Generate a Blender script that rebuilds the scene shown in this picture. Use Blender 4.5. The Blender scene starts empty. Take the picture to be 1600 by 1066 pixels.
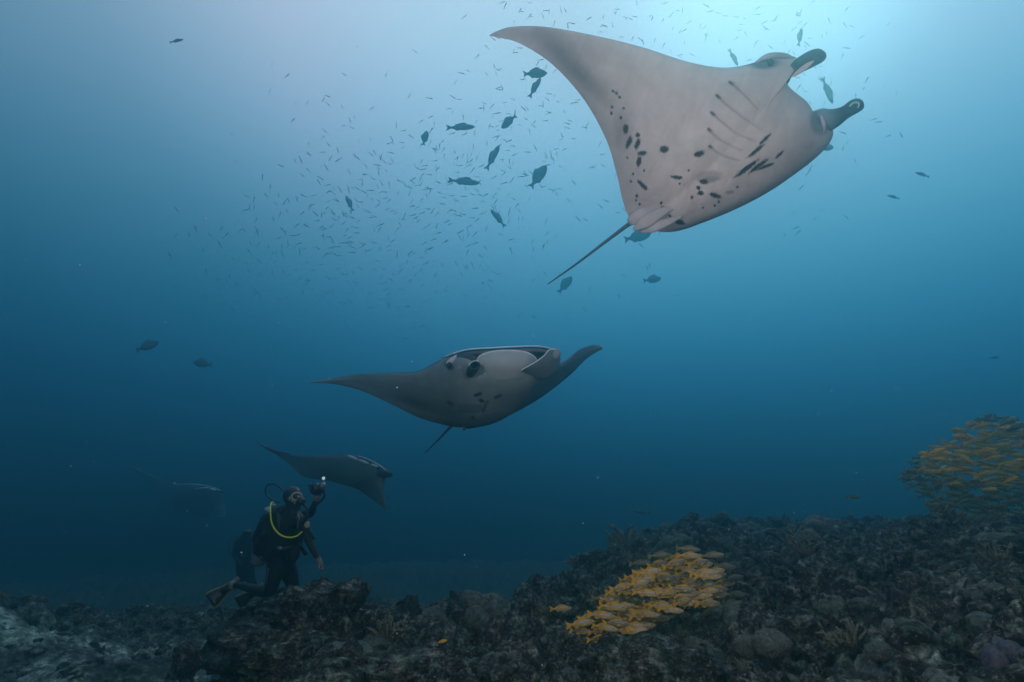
import bpy, bmesh, math, random
import numpy as np
from mathutils import Vector, Matrix
R = math.radians
random.seed(7); rng = np.random.default_rng(7)
S = bpy.context.scene
C = S.collection

# ------------------------------------------------------------------ camera
CAM = np.array([0.0, 0.0, 1.3]); PITCH = R(14.0); FPX = 1600*20/36
FWD = np.array([0, math.cos(PITCH), math.sin(PITCH)]); UPV = np.array([0, -math.sin(PITCH), math.cos(PITCH)]); RGT = np.array([1.0, 0, 0])
cd = bpy.data.cameras.new('camera'); cam = bpy.data.objects.new('camera', cd); C.objects.link(cam)
cam.location = CAM; cam.rotation_euler = (R(90)+PITCH, 0, 0)
cd.lens = 20; cd.sensor_width = 36; cd.clip_start = 0.05; cd.clip_end = 500
S.camera = cam

# ------------------------------------------------------------------ light
world = bpy.data.worlds.new('World'); S.world = world; world.use_nodes = True
GLOW = np.array([0.45, 0.81, 0.87]); GLOW /= np.linalg.norm(GLOW)   # towards the sunlit surface, ahead and to the right
def build_world():
    nt = world.node_tree; N = nt.nodes; L = nt.links; N.clear()
    out = N.new('ShaderNodeOutputWorld'); bg = N.new('ShaderNodeBackground')
    tc = N.new('ShaderNodeTexCoord')
    dot = N.new('ShaderNodeVectorMath'); dot.operation = 'DOT_PRODUCT'; dot.inputs[1].default_value = GLOW
    L.new(tc.outputs['Generated'], dot.inputs[0])
    sep = N.new('ShaderNodeSeparateXYZ'); L.new(tc.outputs['Generated'], sep.inputs[0])
    # water brightness by elevation (down-welling light fades with depth)
    m1 = N.new('ShaderNodeMapRange'); m1.inputs['From Min'].default_value = -1; m1.inputs['From Max'].default_value = 1
    L.new(sep.outputs['Z'], m1.inputs['Value'])
    r1 = N.new('ShaderNodeValToRGB'); r1.color_ramp.interpolation = 'B_SPLINE'
    e = r1.color_ramp.elements
    for pos, col in ELEV: 
        x = e.new(pos); x.color = (*col, 1)
    e.remove(e[0]); e.remove(e[-1]) if e[-1].position == 1.0 and len(e) > len(ELEV) else None
    L.new(m1.outputs[0], r1.inputs[0])
    m2 = N.new('ShaderNodeMapRange'); m2.inputs['From Min'].default_value = -1; m2.inputs['From Max'].default_value = 1
    L.new(dot.outputs['Value'], m2.inputs['Value'])
    r2 = N.new('ShaderNodeValToRGB'); r2.color_ramp.interpolation = 'B_SPLINE'
    e = r2.color_ramp.elements
    for pos, col in GLOWR:
        x = e.new(pos); x.color = (*col, 1)
    e.remove(e[0]); e.remove(e[-1]) if e[-1].position == 1.0 and len(e) > len(GLOWR) else None
    L.new(m2.outputs[0], r2.inputs[0])
    mul = N.new('ShaderNodeMix'); mul.data_type = 'RGBA'; mul.blend_type = 'MULTIPLY'; mul.inputs['Factor'].default_value = 1
    mul.clamp_result = False
    L.new(r1.outputs[0], mul.inputs[6]); L.new(r2.outputs[0], mul.inputs[7])
    L.new(mul.outputs[2], bg.inputs['Color']); bg.inputs['Strength'].default_value = WSTR
    L.new(bg.outputs[0], out.inputs[0])
# position = (z+1)/2 ; z = sine of the elevation
ELEV = [(0.001, (0.0002, 0.002, 0.004)), (0.40, (0.0003, 0.005, 0.009)), (0.48, (0.0006, 0.015, 0.027)), (0.53, (0.0016, 0.054, 0.110)),
        (0.59, (0.016, 0.160, 0.305)), (0.67, (0.06, 0.30, 0.46)), (0.76, (0.24, 0.50, 0.70)), (0.86, (0.60, 0.78, 0.95)), (0.999, (0.66, 0.80, 0.92))]
# position = (cos(angle to the glow)+1)/2
GLOWR = [(0.001, (0.22, 0.24, 0.28)), (0.60, (0.30, 0.33, 0.38)), (0.80, (0.52, 0.56, 0.60)), (0.90, (1.12, 0.90, 0.92)), (0.96, (1.7, 1.0, 1.0)), (0.999, (2.5, 1.08, 1.05))]
WSTR = 1.0
build_world()

sl = bpy.data.lights.new('sun', 'SUN'); sl.energy = 0.28; sl.angle = R(20); sl.color = (1.0, 0.82, 0.78)
sun = bpy.data.objects.new('sun', sl); C.objects.link(sun)
sun.rotation_euler = Vector(GLOW).to_track_quat('Z', 'Y').to_euler(); sun.location = (3, 3, 8)
# the photographer's pair of strobes, one on each side of the underwater housing
for sx, e_, sz_ in ((-1.1, 240, 2.2), (1.1, 150, 1.75)):
    pl = bpy.data.lights.new('strobe', 'SPOT'); pl.energy = e_*1.15; pl.shadow_soft_size = 0.07; pl.spot_size = R(150); pl.spot_blend = 1.0; pl.color = (1.0, 0.85, 0.84)
    po = bpy.data.objects.new('strobe', pl); C.objects.link(po); po.location = (sx, -0.15, sz_)
    po.rotation_euler = (Vector(po.location)-Vector((0.95, 3.7, 2.9))).to_track_quat('Z', 'Y').to_euler()
S.view_settings.view_transform = 'Standard'; S.view_settings.look = 'None'; S.view_settings.gamma = 1; S.view_settings.use_curve_mapping = False
S.view_settings.exposure = 0.0
S.cycles.use_denoising = True
S.cycles.volume_bounces = 2; S.cycles.max_bounces = 5; S.cycles.diffuse_bounces = 2; S.cycles.sample_clamp_indirect = 3.0

# ------------------------------------------------------------------ helpers
def W(px, py, d):
    return CAM + d*(FWD + (px-800)/FPX*RGT - (py-533)/FPX*UPV)
def proj(P):
    q = np.asarray(P) - CAM; d = q@FWD
    return 800+FPX*(q@RGT)/d, 533-FPX*(q@UPV)/d
def tag(o, label=None, cat=None, group=None, kind=None):
    for k, v in (('label', label), ('category', cat), ('group', group), ('kind', kind)):
        if v: o[k] = v
    return o
def link(o, parent=None):
    C.objects.link(o)
    if parent is not None: o.parent = parent; o.matrix_parent_inverse = Matrix.Identity(4) if False else parent.matrix_world.inverted()
    return o
def empty(name, loc, label=None, cat=None, group=None):
    o = bpy.data.objects.new(name, None); o.location = loc; o.empty_display_size = 0.1; C.objects.link(o)
    o.matrix_world = Matrix.Translation(Vector(loc))
    return tag(o, label, cat, group)
def mesh_data(name, V, F, mats=(), smooth=True, col=None, mi=None):
    me = bpy.data.meshes.new(name)
    V = np.asarray(V, dtype=np.float32)
    if isinstance(F, np.ndarray):
        me.vertices.add(len(V)); me.vertices.foreach_set('co', V.ravel())
        k = F.shape[1]; me.loops.add(F.size); me.loops.foreach_set('vertex_index', F.ravel().astype(np.int32))
        me.polygons.add(len(F)); me.polygons.foreach_set('loop_start', np.arange(0, F.size, k, dtype=np.int32)); me.polygons.foreach_set('loop_total', np.full(len(F), k, dtype=np.int32))
        me.update(calc_edges=True); me.validate()
    else:
        me.from_pydata([tuple(v) for v in V], [], F); me.update()
    if smooth: me.polygons.foreach_set('use_smooth', np.ones(len(me.polygons), dtype=bool))
    for m in mats: me.materials.append(m)
    if mi is not None: me.polygons.foreach_set('material_index', np.asarray(mi, dtype=np.int32))
    if col is not None:
        a = me.color_attributes.new('Col', 'FLOAT_COLOR', 'POINT')
        c = np.ones((len(V), 4), dtype=np.float32); c[:, :3] = col; a.data.foreach_set('color', c.ravel())
    return me
def obj(name, me, parent=None, loc=None):
    o = bpy.data.objects.new(name, me)
    if loc is not None: o.location = loc
    return link(o, parent)
def cr(P, n):
    """Catmull-Rom through control points P (K x D) -> n samples."""
    P = np.asarray(P, float); K = len(P)
    Q = np.vstack([2*P[0]-P[1], P, 2*P[-1]-P[-2]])
    t = np.linspace(0, K-1, n); i = np.minimum(t.astype(int), K-2); f = (t-i)[:, None]
    a, b, c, d = Q[i], Q[i+1], Q[i+2], Q[i+3]
    return .5*((2*b)+(-a+c)*f+(2*a-5*b+4*c-d)*f*f+(-a+3*b-3*c+d)*f**3)
def sm(x, a, b):
    t = np.clip((np.asarray(x, float)-a)/(b-a), 0, 1); return t*t*(3-2*t)
# gradient noise
_perm = rng.permutation(256); _perm = np.concatenate([_perm, _perm, _perm])
_g3 = rng.normal(size=(256, 3)); _g3 /= np.linalg.norm(_g3, axis=1)[:, None]
def perlin(P):
    P = np.asarray(P, float); I = np.floor(P).astype(int); F = P-I; I &= 255
    u = F*F*F*(F*(F*6-15)+10); r = 0
    for dx in (0, 1):
        for dy in (0, 1):
            for dz in (0, 1):
                h = _perm[_perm[_perm[(I[..., 0]+dx) & 255]+((I[..., 1]+dy) & 255)]+((I[..., 2]+dz) & 255)]
                g = _g3[h]; d = F-np.array([dx, dy, dz])
                w = (u[..., 0] if dx else 1-u[..., 0])*(u[..., 1] if dy else 1-u[..., 1])*(u[..., 2] if dz else 1-u[..., 2])
                r = r+w*(g*d).sum(-1)
    return r*1.5
def fbm(P, o=4, g=0.5):
    r = 0; a = 1; P = np.asarray(P, float)
    for k in range(o): r = r+a*perlin(P*2**k+17.3*k); a *= g
    return r
_cell = rng.random((256, 4))
def domes(X, Y, f, thr=0.0, seed=0):
    """rounded lumps on a jittered grid: 0..1"""
    x = X*f+seed*3.7; y = Y*f+seed*9.1; i = np.floor(x).astype(int); j = np.floor(y).astype(int); best = np.zeros_like(x)
    for a in (-1, 0, 1):
        for b in (-1, 0, 1):
            h = _perm[_perm[(i+a) & 255]+((j+b+seed*31) & 255)]
            c = _cell[h]; d2 = (x-(i+a+c[..., 0]))**2+(y-(j+b+c[..., 1]))**2
            r = 0.35+0.55*c[..., 2]
            v = np.sqrt(np.clip(1-d2/(r*r), 0, 1))*(0.4+0.6*c[..., 3])
            best = np.maximum(best, v)
    return best

# ------------------------------------------------------------------ materials
def mat(name, build):
    m = bpy.data.materials.new(name); m.use_nodes = True; nt = m.node_tree
    p = nt.nodes['Principled BSDF']; build(nt, p, nt.nodes, nt.links); return m
def noise(N, L, scale, detail=5, rough=.6, vec=None):
    t = N.new('ShaderNodeTexNoise'); t.inputs['Scale'].default_value = scale; t.inputs['Detail'].default_value = detail; t.inputs['Roughness'].default_value = rough
    if vec is not None: L.new(vec, t.inputs['Vector'])
    return t
def ramp(N, L, src, stops):
    r = N.new('ShaderNodeValToRGB'); e = r.color_ramp.elements
    while len(e) < len(stops): e.new(0.5)
    for k, (p_, c) in enumerate(stops): e[k].position = p_; e[k].color = (*c, 1)
    L.new(src, r.inputs[0]); return r
def bump(N, L, p, src, strength, dist):
    b = N.new('ShaderNodeBump'); b.inputs['Strength'].default_value = strength; b.inputs['Distance'].default_value = dist
    L.new(src, b.inputs['Height']); L.new(b.outputs[0], p.inputs['Normal']); return b
def mixc(N, L, a, b, fac, mode='MIX'):
    m = N.new('ShaderNodeMix'); m.data_type = 'RGBA'; m.blend_type = mode
    for s, v in ((m.inputs[0], fac), (m.inputs[6], a), (m.inputs[7], b)):
        if hasattr(v, 'links'): L.new(v, s)
        elif isinstance(v, (int, float)): s.default_value = v
        else: s.default_value = (*v, 1)
    return m.outputs[2]
def plain(name, col, rough=.6, var=.25, scale=20, bumpd=0.0, spec=.4, metal=0):
    def b(nt, p, N, L):
        tc = N.new('ShaderNodeTexCoord'); n = noise(N, L, scale, vec=tc.outputs['Object'])
        r = ramp(N, L, n.outputs[0], [(.3, tuple(c*(1-var) for c in col)), (.7, tuple(min(1, c*(1+var)) for c in col))])
        L.new(r.outputs[0], p.inputs['Base Color']); p.inputs['Roughness'].default_value = rough; p.inputs['Metallic'].default_value = metal
        p.inputs['Specular IOR Level'].default_value = spec
        if bumpd: bump(N, L, p, n.outputs[0], .6, bumpd)
    return mat(name, b)
def b_skin(nt, p, N, L):
    a = N.new('ShaderNodeAttribute'); a.attribute_name = 'Col'
    tc = N.new('ShaderNodeTexCoord'); n = noise(N, L, 9, 6, .65, tc.outputs['Object'])
    r = ramp(N, L, n.outputs[0], [(.3, (.84, .84, .85)), (.7, (1, 1, 1))])
    L.new(mixc(N, L, a.outputs['Color'], r.outputs[0], 1.0, 'MULTIPLY'), p.inputs['Base Color'])
    p.inputs['Roughness'].default_value = .62; p.inputs['Specular IOR Level'].default_value = .25
    n2 = noise(N, L, 60, 4, .6, tc.outputs['Object']); bump(N, L, p, n2.outputs[0], .25, .004)
M_SKIN = mat('manta_skin', b_skin)
M_HORN = plain('manta_dark_skin', (.045, .055, .065), .4, .3, 12, .003, .5)
M_EYE = plain('eye_black', (.008, .01, .012), .15, .1, 5, 0, .6)
def b_fish(nt, p, N, L):
    a = N.new('ShaderNodeAttribute'); a.attribute_name = 'Col'
    oi = N.new('ShaderNodeObjectInfo')
    r = ramp(N, L, oi.outputs['Random'], [(0, (.40, .44, .5)), (.5, (.8, .75, .7)), (1, (1.1, 1.0, .9))])
    L.new(mixc(N, L, a.outputs['Color'], r.outputs[0], 1.0, 'MULTIPLY'), p.inputs['Base Color'])
    p.inputs['Roughness'].default_value = .42; p.inputs['Specular IOR Level'].default_value = .5
M_FISH = mat('fish_skin', b_fish)
def b_reef(nt, p, N, L, sand=False):
    g = N.new('ShaderNodeNewGeometry'); pos = g.outputs['Position']
    n1 = noise(N, L, 2.3, 6, .65, pos); n2 = noise(N, L, 11, 8, .7, pos); n3 = noise(N, L, 45, 5, .7, pos)
    v = N.new('ShaderNodeTexVoronoi'); v.inputs['Scale'].default_value = 26; L.new(pos, v.inputs['Vector'])
    c1 = ramp(N, L, n1.outputs[0], [(.30, (.012, .014, .013)), (.45, (.030, .037, .031)), (.58, (.052, .047, .044)), (.70, (.040, .060, .046))])
    c2 = ramp(N, L, n2.outputs[0], [(.36, (.25, .25, .27)), (.50, (.8, .82, .78)), (.58, (3.0, 3.35, 2.9)), (.68, (8.5, 9.4, 8.3))])
    col = mixc(N, L, c1.outputs[0], c2.outputs[0], 1.0, 'MULTIPLY')
    enc = ramp(N, L, n3.outputs[0], [(.56, (0, 0, 0)), (.68, (1, 1, 1))])
    col = mixc(N, L, col, (.50, .53, .50), mixc(N, L, (0, 0, 0), enc.outputs[0], n1.outputs[0]), 'MIX')
    n4 = noise(N, L, 5.1, 3, .5, pos); pk = ramp(N, L, n4.outputs[0], [(.66, (0, 0, 0)), (.78, (.4, .4, .4))])
    col = mixc(N, L, col, (.15, .10, .15), pk.outputs[0])
    if sand:
        a = N.new('ShaderNodeAttribute'); a.attribute_name = 'Col'
        sc = ramp(N, L, n2.outputs[0], [(.36, (.05, .055, .05)), (.5, (.15, .17, .15)), (.64, (.42, .46, .42))])
        n5 = noise(N, L, 1.5, 3, .5, pos); pt = ramp(N, L, n5.outputs[0], [(.38, (.28, .30, .32)), (.50, (.9, .95, .95)), (.60, (2.2, 2.4, 2.3))])
        col = mixc(N, L, col, mixc(N, L, sc.outputs[0], pt.outputs[0], 1.0, 'MULTIPLY'), a.outputs['Fac'])
    L.new(col, p.inputs['Base Color']); p.inputs['Roughness'].default_value = .9; p.inputs['Specular IOR Level'].default_value = .2
    add = N.new('ShaderNodeMath'); add.operation = 'MULTIPLY_ADD'; add.inputs[1].default_value = .5
    L.new(v.outputs['Distance'], add.inputs[0]); L.new(n2.outputs[0], add.inputs[2])
    add2 = N.new('ShaderNodeMath'); add2.operation = 'MULTIPLY_ADD'; add2.inputs[1].default_value = .5
    L.new(n3.outputs[0], add2.inputs[0]); L.new(add.outputs[0], add2.inputs[2])
    bump(N, L, p, add2.outputs[0], 1.0, .045)
M_REEF = mat('reef_rock', b_reef)
M_BED = mat('seabed_rubble', lambda nt, p, N, L: b_reef(nt, p, N, L, True))
def b_dome(nt, p, N, L):
    tc = N.new('ShaderNodeTexCoord'); v = N.new('ShaderNodeTexVoronoi'); v.feature = 'DISTANCE_TO_EDGE'; v.inputs['Scale'].default_value = 16
    n = noise(N, L, 6, 4, .6, tc.outputs['Object']); L.new(tc.outputs['Object'], v.inputs['Vector'])
    r = ramp(N, L, v.outputs['Distance'], [(.0, (.05, .055, .05)), (.10, (.17, .20, .17))])
    r2 = ramp(N, L, n.outputs[0], [(.35, (.22, .22, .30)), (.7, (1.1, 1.15, 1.0))])
    L.new(mixc(N, L, r.outputs[0], r2.outputs[0], 1.0, 'MULTIPLY'), p.inputs['Base Color']); p.inputs['Roughness'].default_value = .85
    bump(N, L, p, v.outputs['Distance'], .8, .02)
M_DOME = mat('stony_coral', b_dome)
M_SOFT = plain('lobed_coral', (.055, .055, .075), .8, .6, 14, .01, .3)

# ------------------------------------------------------------------ seabed
def base_h(X, Y):
    r = np.hypot(X, Y)
    h = -0.05-0.27*sm(-X, 1.0, 2.6)+0.17*np.maximum(0, X-0.5)**1.05*sm(X, 0.2, 2.5)
    h = h+0.22*sm(X, 1.5, 3.2)*sm(Y, 5.0, 2.2)
    h = h+0.9*sm(-X, 4.6, 7.5)*sm(Y, 11, 6)                       # bank at the far left
    h = h-.12*np.clip(Y-4.6, 0, 30)*sm(-X, .9, 2.0)
    edge = 5.9+np.maximum(0, X+0.9)*1.3+np.maximum(0, -X-1.2)*5.0
    h = h-np.clip((Y-edge)*0.30, 0, 3.6)*sm(Y, edge-1, edge+2.5)
    h = np.where(X > 9, h-0.0*X, h)
    h = np.minimum(h, .85-.42*sm(Y, 5, 9)); w = sm(r, 12, 32)
    return h*(1-w)-3.4*w
def sand_mask(X, Y):
    n = perlin(np.stack([X*.9, Y*.9, X*0+4.2], -1))
    m = sm(-X+n*0.8, 1.25, 1.9)*sm(-Y, -9.5, -5.5)
    d = np.hypot((X-2.15)/.38, (Y-3.6)/.30); m = np.maximum(m, .8*sm(-(d+n*.6), -1.2, -.6))
    return m
def seabed_h(X, Y, fine=True):
    P = np.stack([X, Y, X*0], -1); s = sand_mask(X, Y)
    h = base_h(X, Y)+0.16*perlin(P*.8)+0.08*perlin(P*1.9+5)
    k = 1-0.85*s
    h = h+k*(0.30*domes(X, Y, 1.7)+0.17*domes(X, Y, 3.6, seed=1)+0.085*domes(X, Y, 8.0, seed=2)-0.24)
    if fine:
        h = h+k*(0.040*domes(X, Y, 19.0, seed=3)+0.07*np.abs(fbm(P*5.5, 4, .6))+0.014*perlin(P*42))
        h = h+s*(0.03*np.abs(perlin(P*5))+0.035*domes(X, Y, 6.5, seed=4)*(perlin(P*1.7+9) > 0.05)+0.012*perlin(P*17))
    return h
az = np.concatenate([np.linspace(-180, -56, 60, endpoint=False), np.linspace(-56, 56, 820), np.linspace(56, 180, 61)[1:]])
rr = np.concatenate([np.geomspace(.05, 2.0, 30, endpoint=False), np.geomspace(2.0, 14, 430, endpoint=False), np.geomspace(14, 37, 60)])
A, RR = np.meshgrid(np.radians(az), rr)
X = np.sin(A)*RR; Y = np.cos(A)*RR
Z = seabed_h(X, Y); V = np.stack([X, Y, Z], -1).reshape(-1, 3); n1, n2 = X.shape
i = np.arange(n1-1)[:, None]*n2+np.arange(n2-1)[None]; F = np.stack([i, i+1, i+n2+1, i+n2], -1).reshape(-1, 4)[:, ::-1]
sm_ = sand_mask(X, Y).reshape(-1, 1)
o = obj('seabed', mesh_data('seabed', V, F, [M_BED], col=np.repeat(sm_, 3, 1))); tag(o, kind='structure')

# ------------------------------------------------------------------ the water itself, as even haze
hm = bpy.data.materials.new('sea_water'); hm.use_nodes = True; nt = hm.node_tree; nt.nodes.clear()
mo = nt.nodes.new('ShaderNodeOutputMaterial'); pv = nt.nodes.new('ShaderNodeVolumePrincipled')
pv.inputs['Color'].default_value = (.26, .78, .90, 1); pv.inputs['Density'].default_value = .060; pv.inputs['Anisotropy'].default_value = .93
nt.links.new(pv.outputs[0], mo.inputs['Volume'])
zb, zt = -5.0, 6.0; xb = 38
V = [(x, y, z) for z in (zb, zt) for x, y in ((-xb, -xb), (xb, -xb), (xb, xb), (-xb, xb))]
F = [(3, 2, 1, 0), (4, 5, 6, 7), (0, 1, 5, 4), (1, 2, 6, 5), (2, 3, 7, 6), (3, 0, 4, 7)]
tag(obj('haze', mesh_data('haze', V, F, [hm], smooth=False)), kind='stuff')
#@@REST
# ------------------------------------------------------------------ loft helpers
def loft(rings, closed_ends=True):
    """rings: list of (n,3) arrays -> V, F"""
    n = len(rings[0]); V = np.vstack(rings); F = []
    for k in range(len(rings)-1):
        for j in range(n):
            a = k*n+j; b = k*n+(j+1) % n; F.append((a, b, b+n, a+n))
    if closed_ends:
        F.append(tuple(range(n))[::-1]); F.append(tuple(range((len(rings)-1)*n, len(rings)*n)))
    return V, F
def frames(P):
    T = np.gradient(P, axis=0); T /= np.linalg.norm(T, axis=1)[:, None]+1e-9
    ref = np.array([0.0, 0, 1]) if abs(T[0][2]) < .9 else np.array([0, 1.0, 0]); A = []; B = []
    a = np.cross(T[0], ref); a /= np.linalg.norm(a)
    for t in T:
        a = a-t*(a@t); a /= np.linalg.norm(a)+1e-9; A.append(a); B.append(np.cross(t, a))
    return T, np.array(A), np.array(B)
def tube(P, rad, n=10, flat=1.0, up=None, hollow=0):
    """swept tube along P; rad scalar or list; flat = second-axis ratio; up = direction of the wide axis; hollow = share of the length that is open inside"""
    P = np.asarray(P, float); rad = np.broadcast_to(np.asarray(rad, float), (len(P),)).copy()
    T, A, B = frames(P)
    if up is not None:
        u = np.asarray(up, float); A = np.array([u-t*(u@t) for t in T]); A /= np.linalg.norm(A, axis=1)[:, None]; B = np.cross(T, A)
    th = np.linspace(0, 2*np.pi, n, endpoint=False)
    def ring(k, s): return P[k]+rad[k]*s*(np.cos(th)[:, None]*A[k]+flat*np.sin(th)[:, None]*B[k])
    rings = [ring(k, 1) for k in range(len(P))]
    if hollow:
        m = int(len(P)*(1-hollow)); rings += [ring(k, .78) for k in range(len(P)-1, m, -1)]+[ring(m, .2)]
    return loft(rings)
def wpath(pts, n):
    return cr(np.array([W(*p) for p in pts]), n)
def ellip(c, ax, n=16, m=10):
    """ellipsoid centred c with 3 axis vectors"""
    V = []; 
    for k in range(m+1):
        ph = np.pi*k/m; rr_ = max(math.sin(ph), 1e-3)
        for j in range(n):
            t = 2*np.pi*j/n; V.append(c+ax[0]*rr_*math.cos(t)+ax[1]*rr_*math.sin(t)+ax[2]*math.cos(ph))
    F = [(k*n+j, k*n+(j+1) % n, (k+1)*n+(j+1) % n, (k+1)*n+j) for k in range(m) for j in range(n)]
    return np.array(V), F
def mesh_or(name, VF, mats, parent, col=None, label=None):
    V, F = VF; o = obj(name, mesh_data(name, V, F, mats, col=None if col is None else np.broadcast_to(np.asarray(col, float), (len(V), 3))), parent)
    if label: o['label'] = label
    return o

# ------------------------------------------------------------------ manta rays
def seg_dist(px, py, a, b):
    a = np.array(a, float); b = np.array(b, float); d = b-a; L2 = d@d+1e-9
    t = np.clip(((px-a[0])*d[0]+(py-a[1])*d[1])/L2, 0, 1); return np.hypot(px-a[0]-t*d[0], py-a[1]-t*d[1]), t
DARK = np.array([.035, .042, .05])
def manta_body(root, st, NS, NV, paint, groove=None, dorsal=None, flip=1, wavy=.0):
    """st rows: LEx, LEy, LEd, TEx, TEy, TEd, belly thickness, back thickness (m), camber (m).  One closed skin lofted wing tip to wing tip."""
    st = np.array(st, float)
    LE = np.array([W(*r[0:3]) for r in st]); TE = np.array([W(*r[3:6]) for r in st])
    A = cr(LE, NS); B = cr(TE, NS); T = cr(st[:, 6:9], NS)
    v = .5*(1-np.cos(np.linspace(0, np.pi, NV)))[None, :, None]
    As = A.copy()
    for _ in range(int(NS*2.2)): As[1:-1] = (As[:-2]+2*As[1:-1]+As[2:])/4
    w_ = 1-sm(v, .0, .34); As = np.where((np.arange(NS) > .32*NS)[:, None] & (np.arange(NS) < .88*NS)[:, None], As, A) if False else As
    mid = As[:, None]*(1-v)+B[:, None]*v+(A-As)[:, None]*w_*(1-v)
    # the leading and trailing edges bow like an aerofoil in plan
    du = np.gradient(mid, axis=0); dv = np.gradient(mid, axis=1); n = np.cross(du, dv); n /= np.linalg.norm(n, axis=2)[..., None]+1e-9
    for _ in range(6): n[1:-1] = (n[:-2]+n[1:-1]+n[2:])/3
    n /= np.linalg.norm(n, axis=2)[..., None]+1e-9
    c = NS//2
    if ((CAM-mid[c, NV//2])@n[c, NV//2]) < 0: n = -n
    n *= flip
    vv = v[..., 0]; f = 2.6*np.sqrt(vv)*(1-vv); g = np.sin(np.pi*vv)
    bow = -T[:, 2][:, None]*g
    P = mid+n*bow[..., None]
    bel = P+n*(np.clip(T[:, 0], 0, 9)[:, None]*f)[..., None]
    top = P-n*(np.clip(T[:, 1], 0, 9)[:, None]*f)[..., None]
    px, py = proj(bel.reshape(-1, 3)); px = px.reshape(NS, NV); py = py.reshape(NS, NV)
    U = np.broadcast_to(np.linspace(0, 1, NS)[:, None], (NS, NV)); VV = np.broadcast_to(vv, (NS, NV))
    if groove is not None: bel = bel-n*groove(px, py, U, VV)[..., None]
    bel[:, 0] = A; bel[:, -1] = B; top[:, 0] = A; top[:, -1] = B
    cb = paint(px, py, U, VV)
    ct = np.broadcast_to(DARK, (NS, NV, 3)).copy()
    nz = fbm(top*4, 4)[..., None]; ct = ct*(1+.5*nz)
    if dorsal is not None: ct = dorsal(ct, U, VV)
    cb[:, :max(4, NV//22)] = DARK; 
    idx = np.arange(NS*NV).reshape(NS, NV); tdx = idx.copy(); tdx[:, 1:-1] = NS*NV+np.arange(NS*(NV-2)).reshape(NS, NV-2)
    V = np.vstack([bel.reshape(-1, 3), top[:, 1:-1].reshape(-1, 3)]); Cc = np.vstack([cb.reshape(-1, 3), ct[:, 1:-1].reshape(-1, 3)])
    q = lambda D: np.stack([D[:-1, :-1], D[1:, :-1], D[1:, 1:], D[:-1, 1:]], -1).reshape(-1, 4)
    F = np.vstack([q(idx), q(tdx)[:, ::-1]])
    me = mesh_data('body', V, F, [M_SKIN], col=Cc)
    return obj('body', me, root), bel, n

# --- the large manta overhead
Zs = lambda x, y: (750+x/2.317, y/2.317)
SPOT = []                                                    # (x0,y0,x1,y1,half width, strength)
def sp(x0, y0, x1=None, y1=None, w=2.0, s=1.0):
    a = Zs(x0, y0); b = Zs(x1 if x1 is not None else x0, y1 if y1 is not None else y0); SPOT.append((*a, *b, w, s))
sp(662, 541, 671, 541, 5.2); sp(784, 560, 803, 554, 4.2); sp(800, 656, 820, 660, 3.6); sp(972, 570, 1026, 524, 2.6); sp(1012, 522, 1050, 488, 2.4)
sp(930, 637, 1005, 580, 3.2); sp(978, 624, 1038, 579, 3.0); sp(1004, 614, 1062, 592, 2.3); sp(1071, 572, 1096, 549, 2.0)
for a in ((482, 330), (493, 338), (505, 352), (477, 388), (475, 410), (520, 392), (510, 427), (533, 572), (594, 619), (554, 630), (547, 657), (568, 710), (565, 725), (578, 740), (656, 735), (660, 752),
          (688, 782), (723, 665), (755, 616), (768, 714), (932, 677), (808, 752), (850, 745), (865, 731)): sp(*a, w=rng.uniform(1.6, 2.6))
for a in ((527, 458, 527, 478), (545, 500, 534, 530), (575, 508, 565, 535), (570, 487, 571, 491), (578, 556, 598, 554), (578, 570, 573, 598), (575, 658, 602, 684), (697, 640, 728, 645), (790, 678, 791, 682), (796, 699, 802, 700),
          (836, 704, 866, 713), (712, 803, 735, 808)): sp(*a, w=rng.uniform(2.6, 3.8))
sp(895, 698, 915, 694, 2.6, .45); sp(800, 806, 830, 800, 1.8, .5); sp(860, 788, 885, 782, 1.8, .5); sp(905, 776, 935, 768, 1.8, .5); sp(800, 640, 862, 638, 8, .33); sp(812, 655, 850, 648, 5, .3); sp(955, 757, 985, 745, 1.8, .4)
for k in range(26): sp(rng.uniform(700, 1150), rng.uniform(640, 800), w=rng.uniform(.7, 1.3), s=.35)
GILL = [[Zs(*p) for p in g] for g in ([(905, 298), (960, 345), (1010, 398)], [(858, 346), (900, 385), (960, 430), (1020, 470)], [(838, 408), (880, 445), (930, 485), (1000, 515)], [(828, 468), (860, 500), (900, 525), (950, 548)], [(832, 530), (870, 560), (940, 585)])]
def gill_field(px, py):
    r = np.zeros_like(px); tip = np.zeros_like(px)
    for g in GILL:
        G = cr(np.array(g), 14)
        for k in range(13):
            d, t = seg_dist(px, py, G[k], G[k+1]); fade = 1-.55*(k+t)/13
            r = np.maximum(r, fade*np.exp(-(d/1.15)**2))
        d, t = seg_dist(px, py, G[0], G[1]); tip = np.maximum(tip, np.exp(-(d/2.2)**2))
    return r, tip
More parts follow.
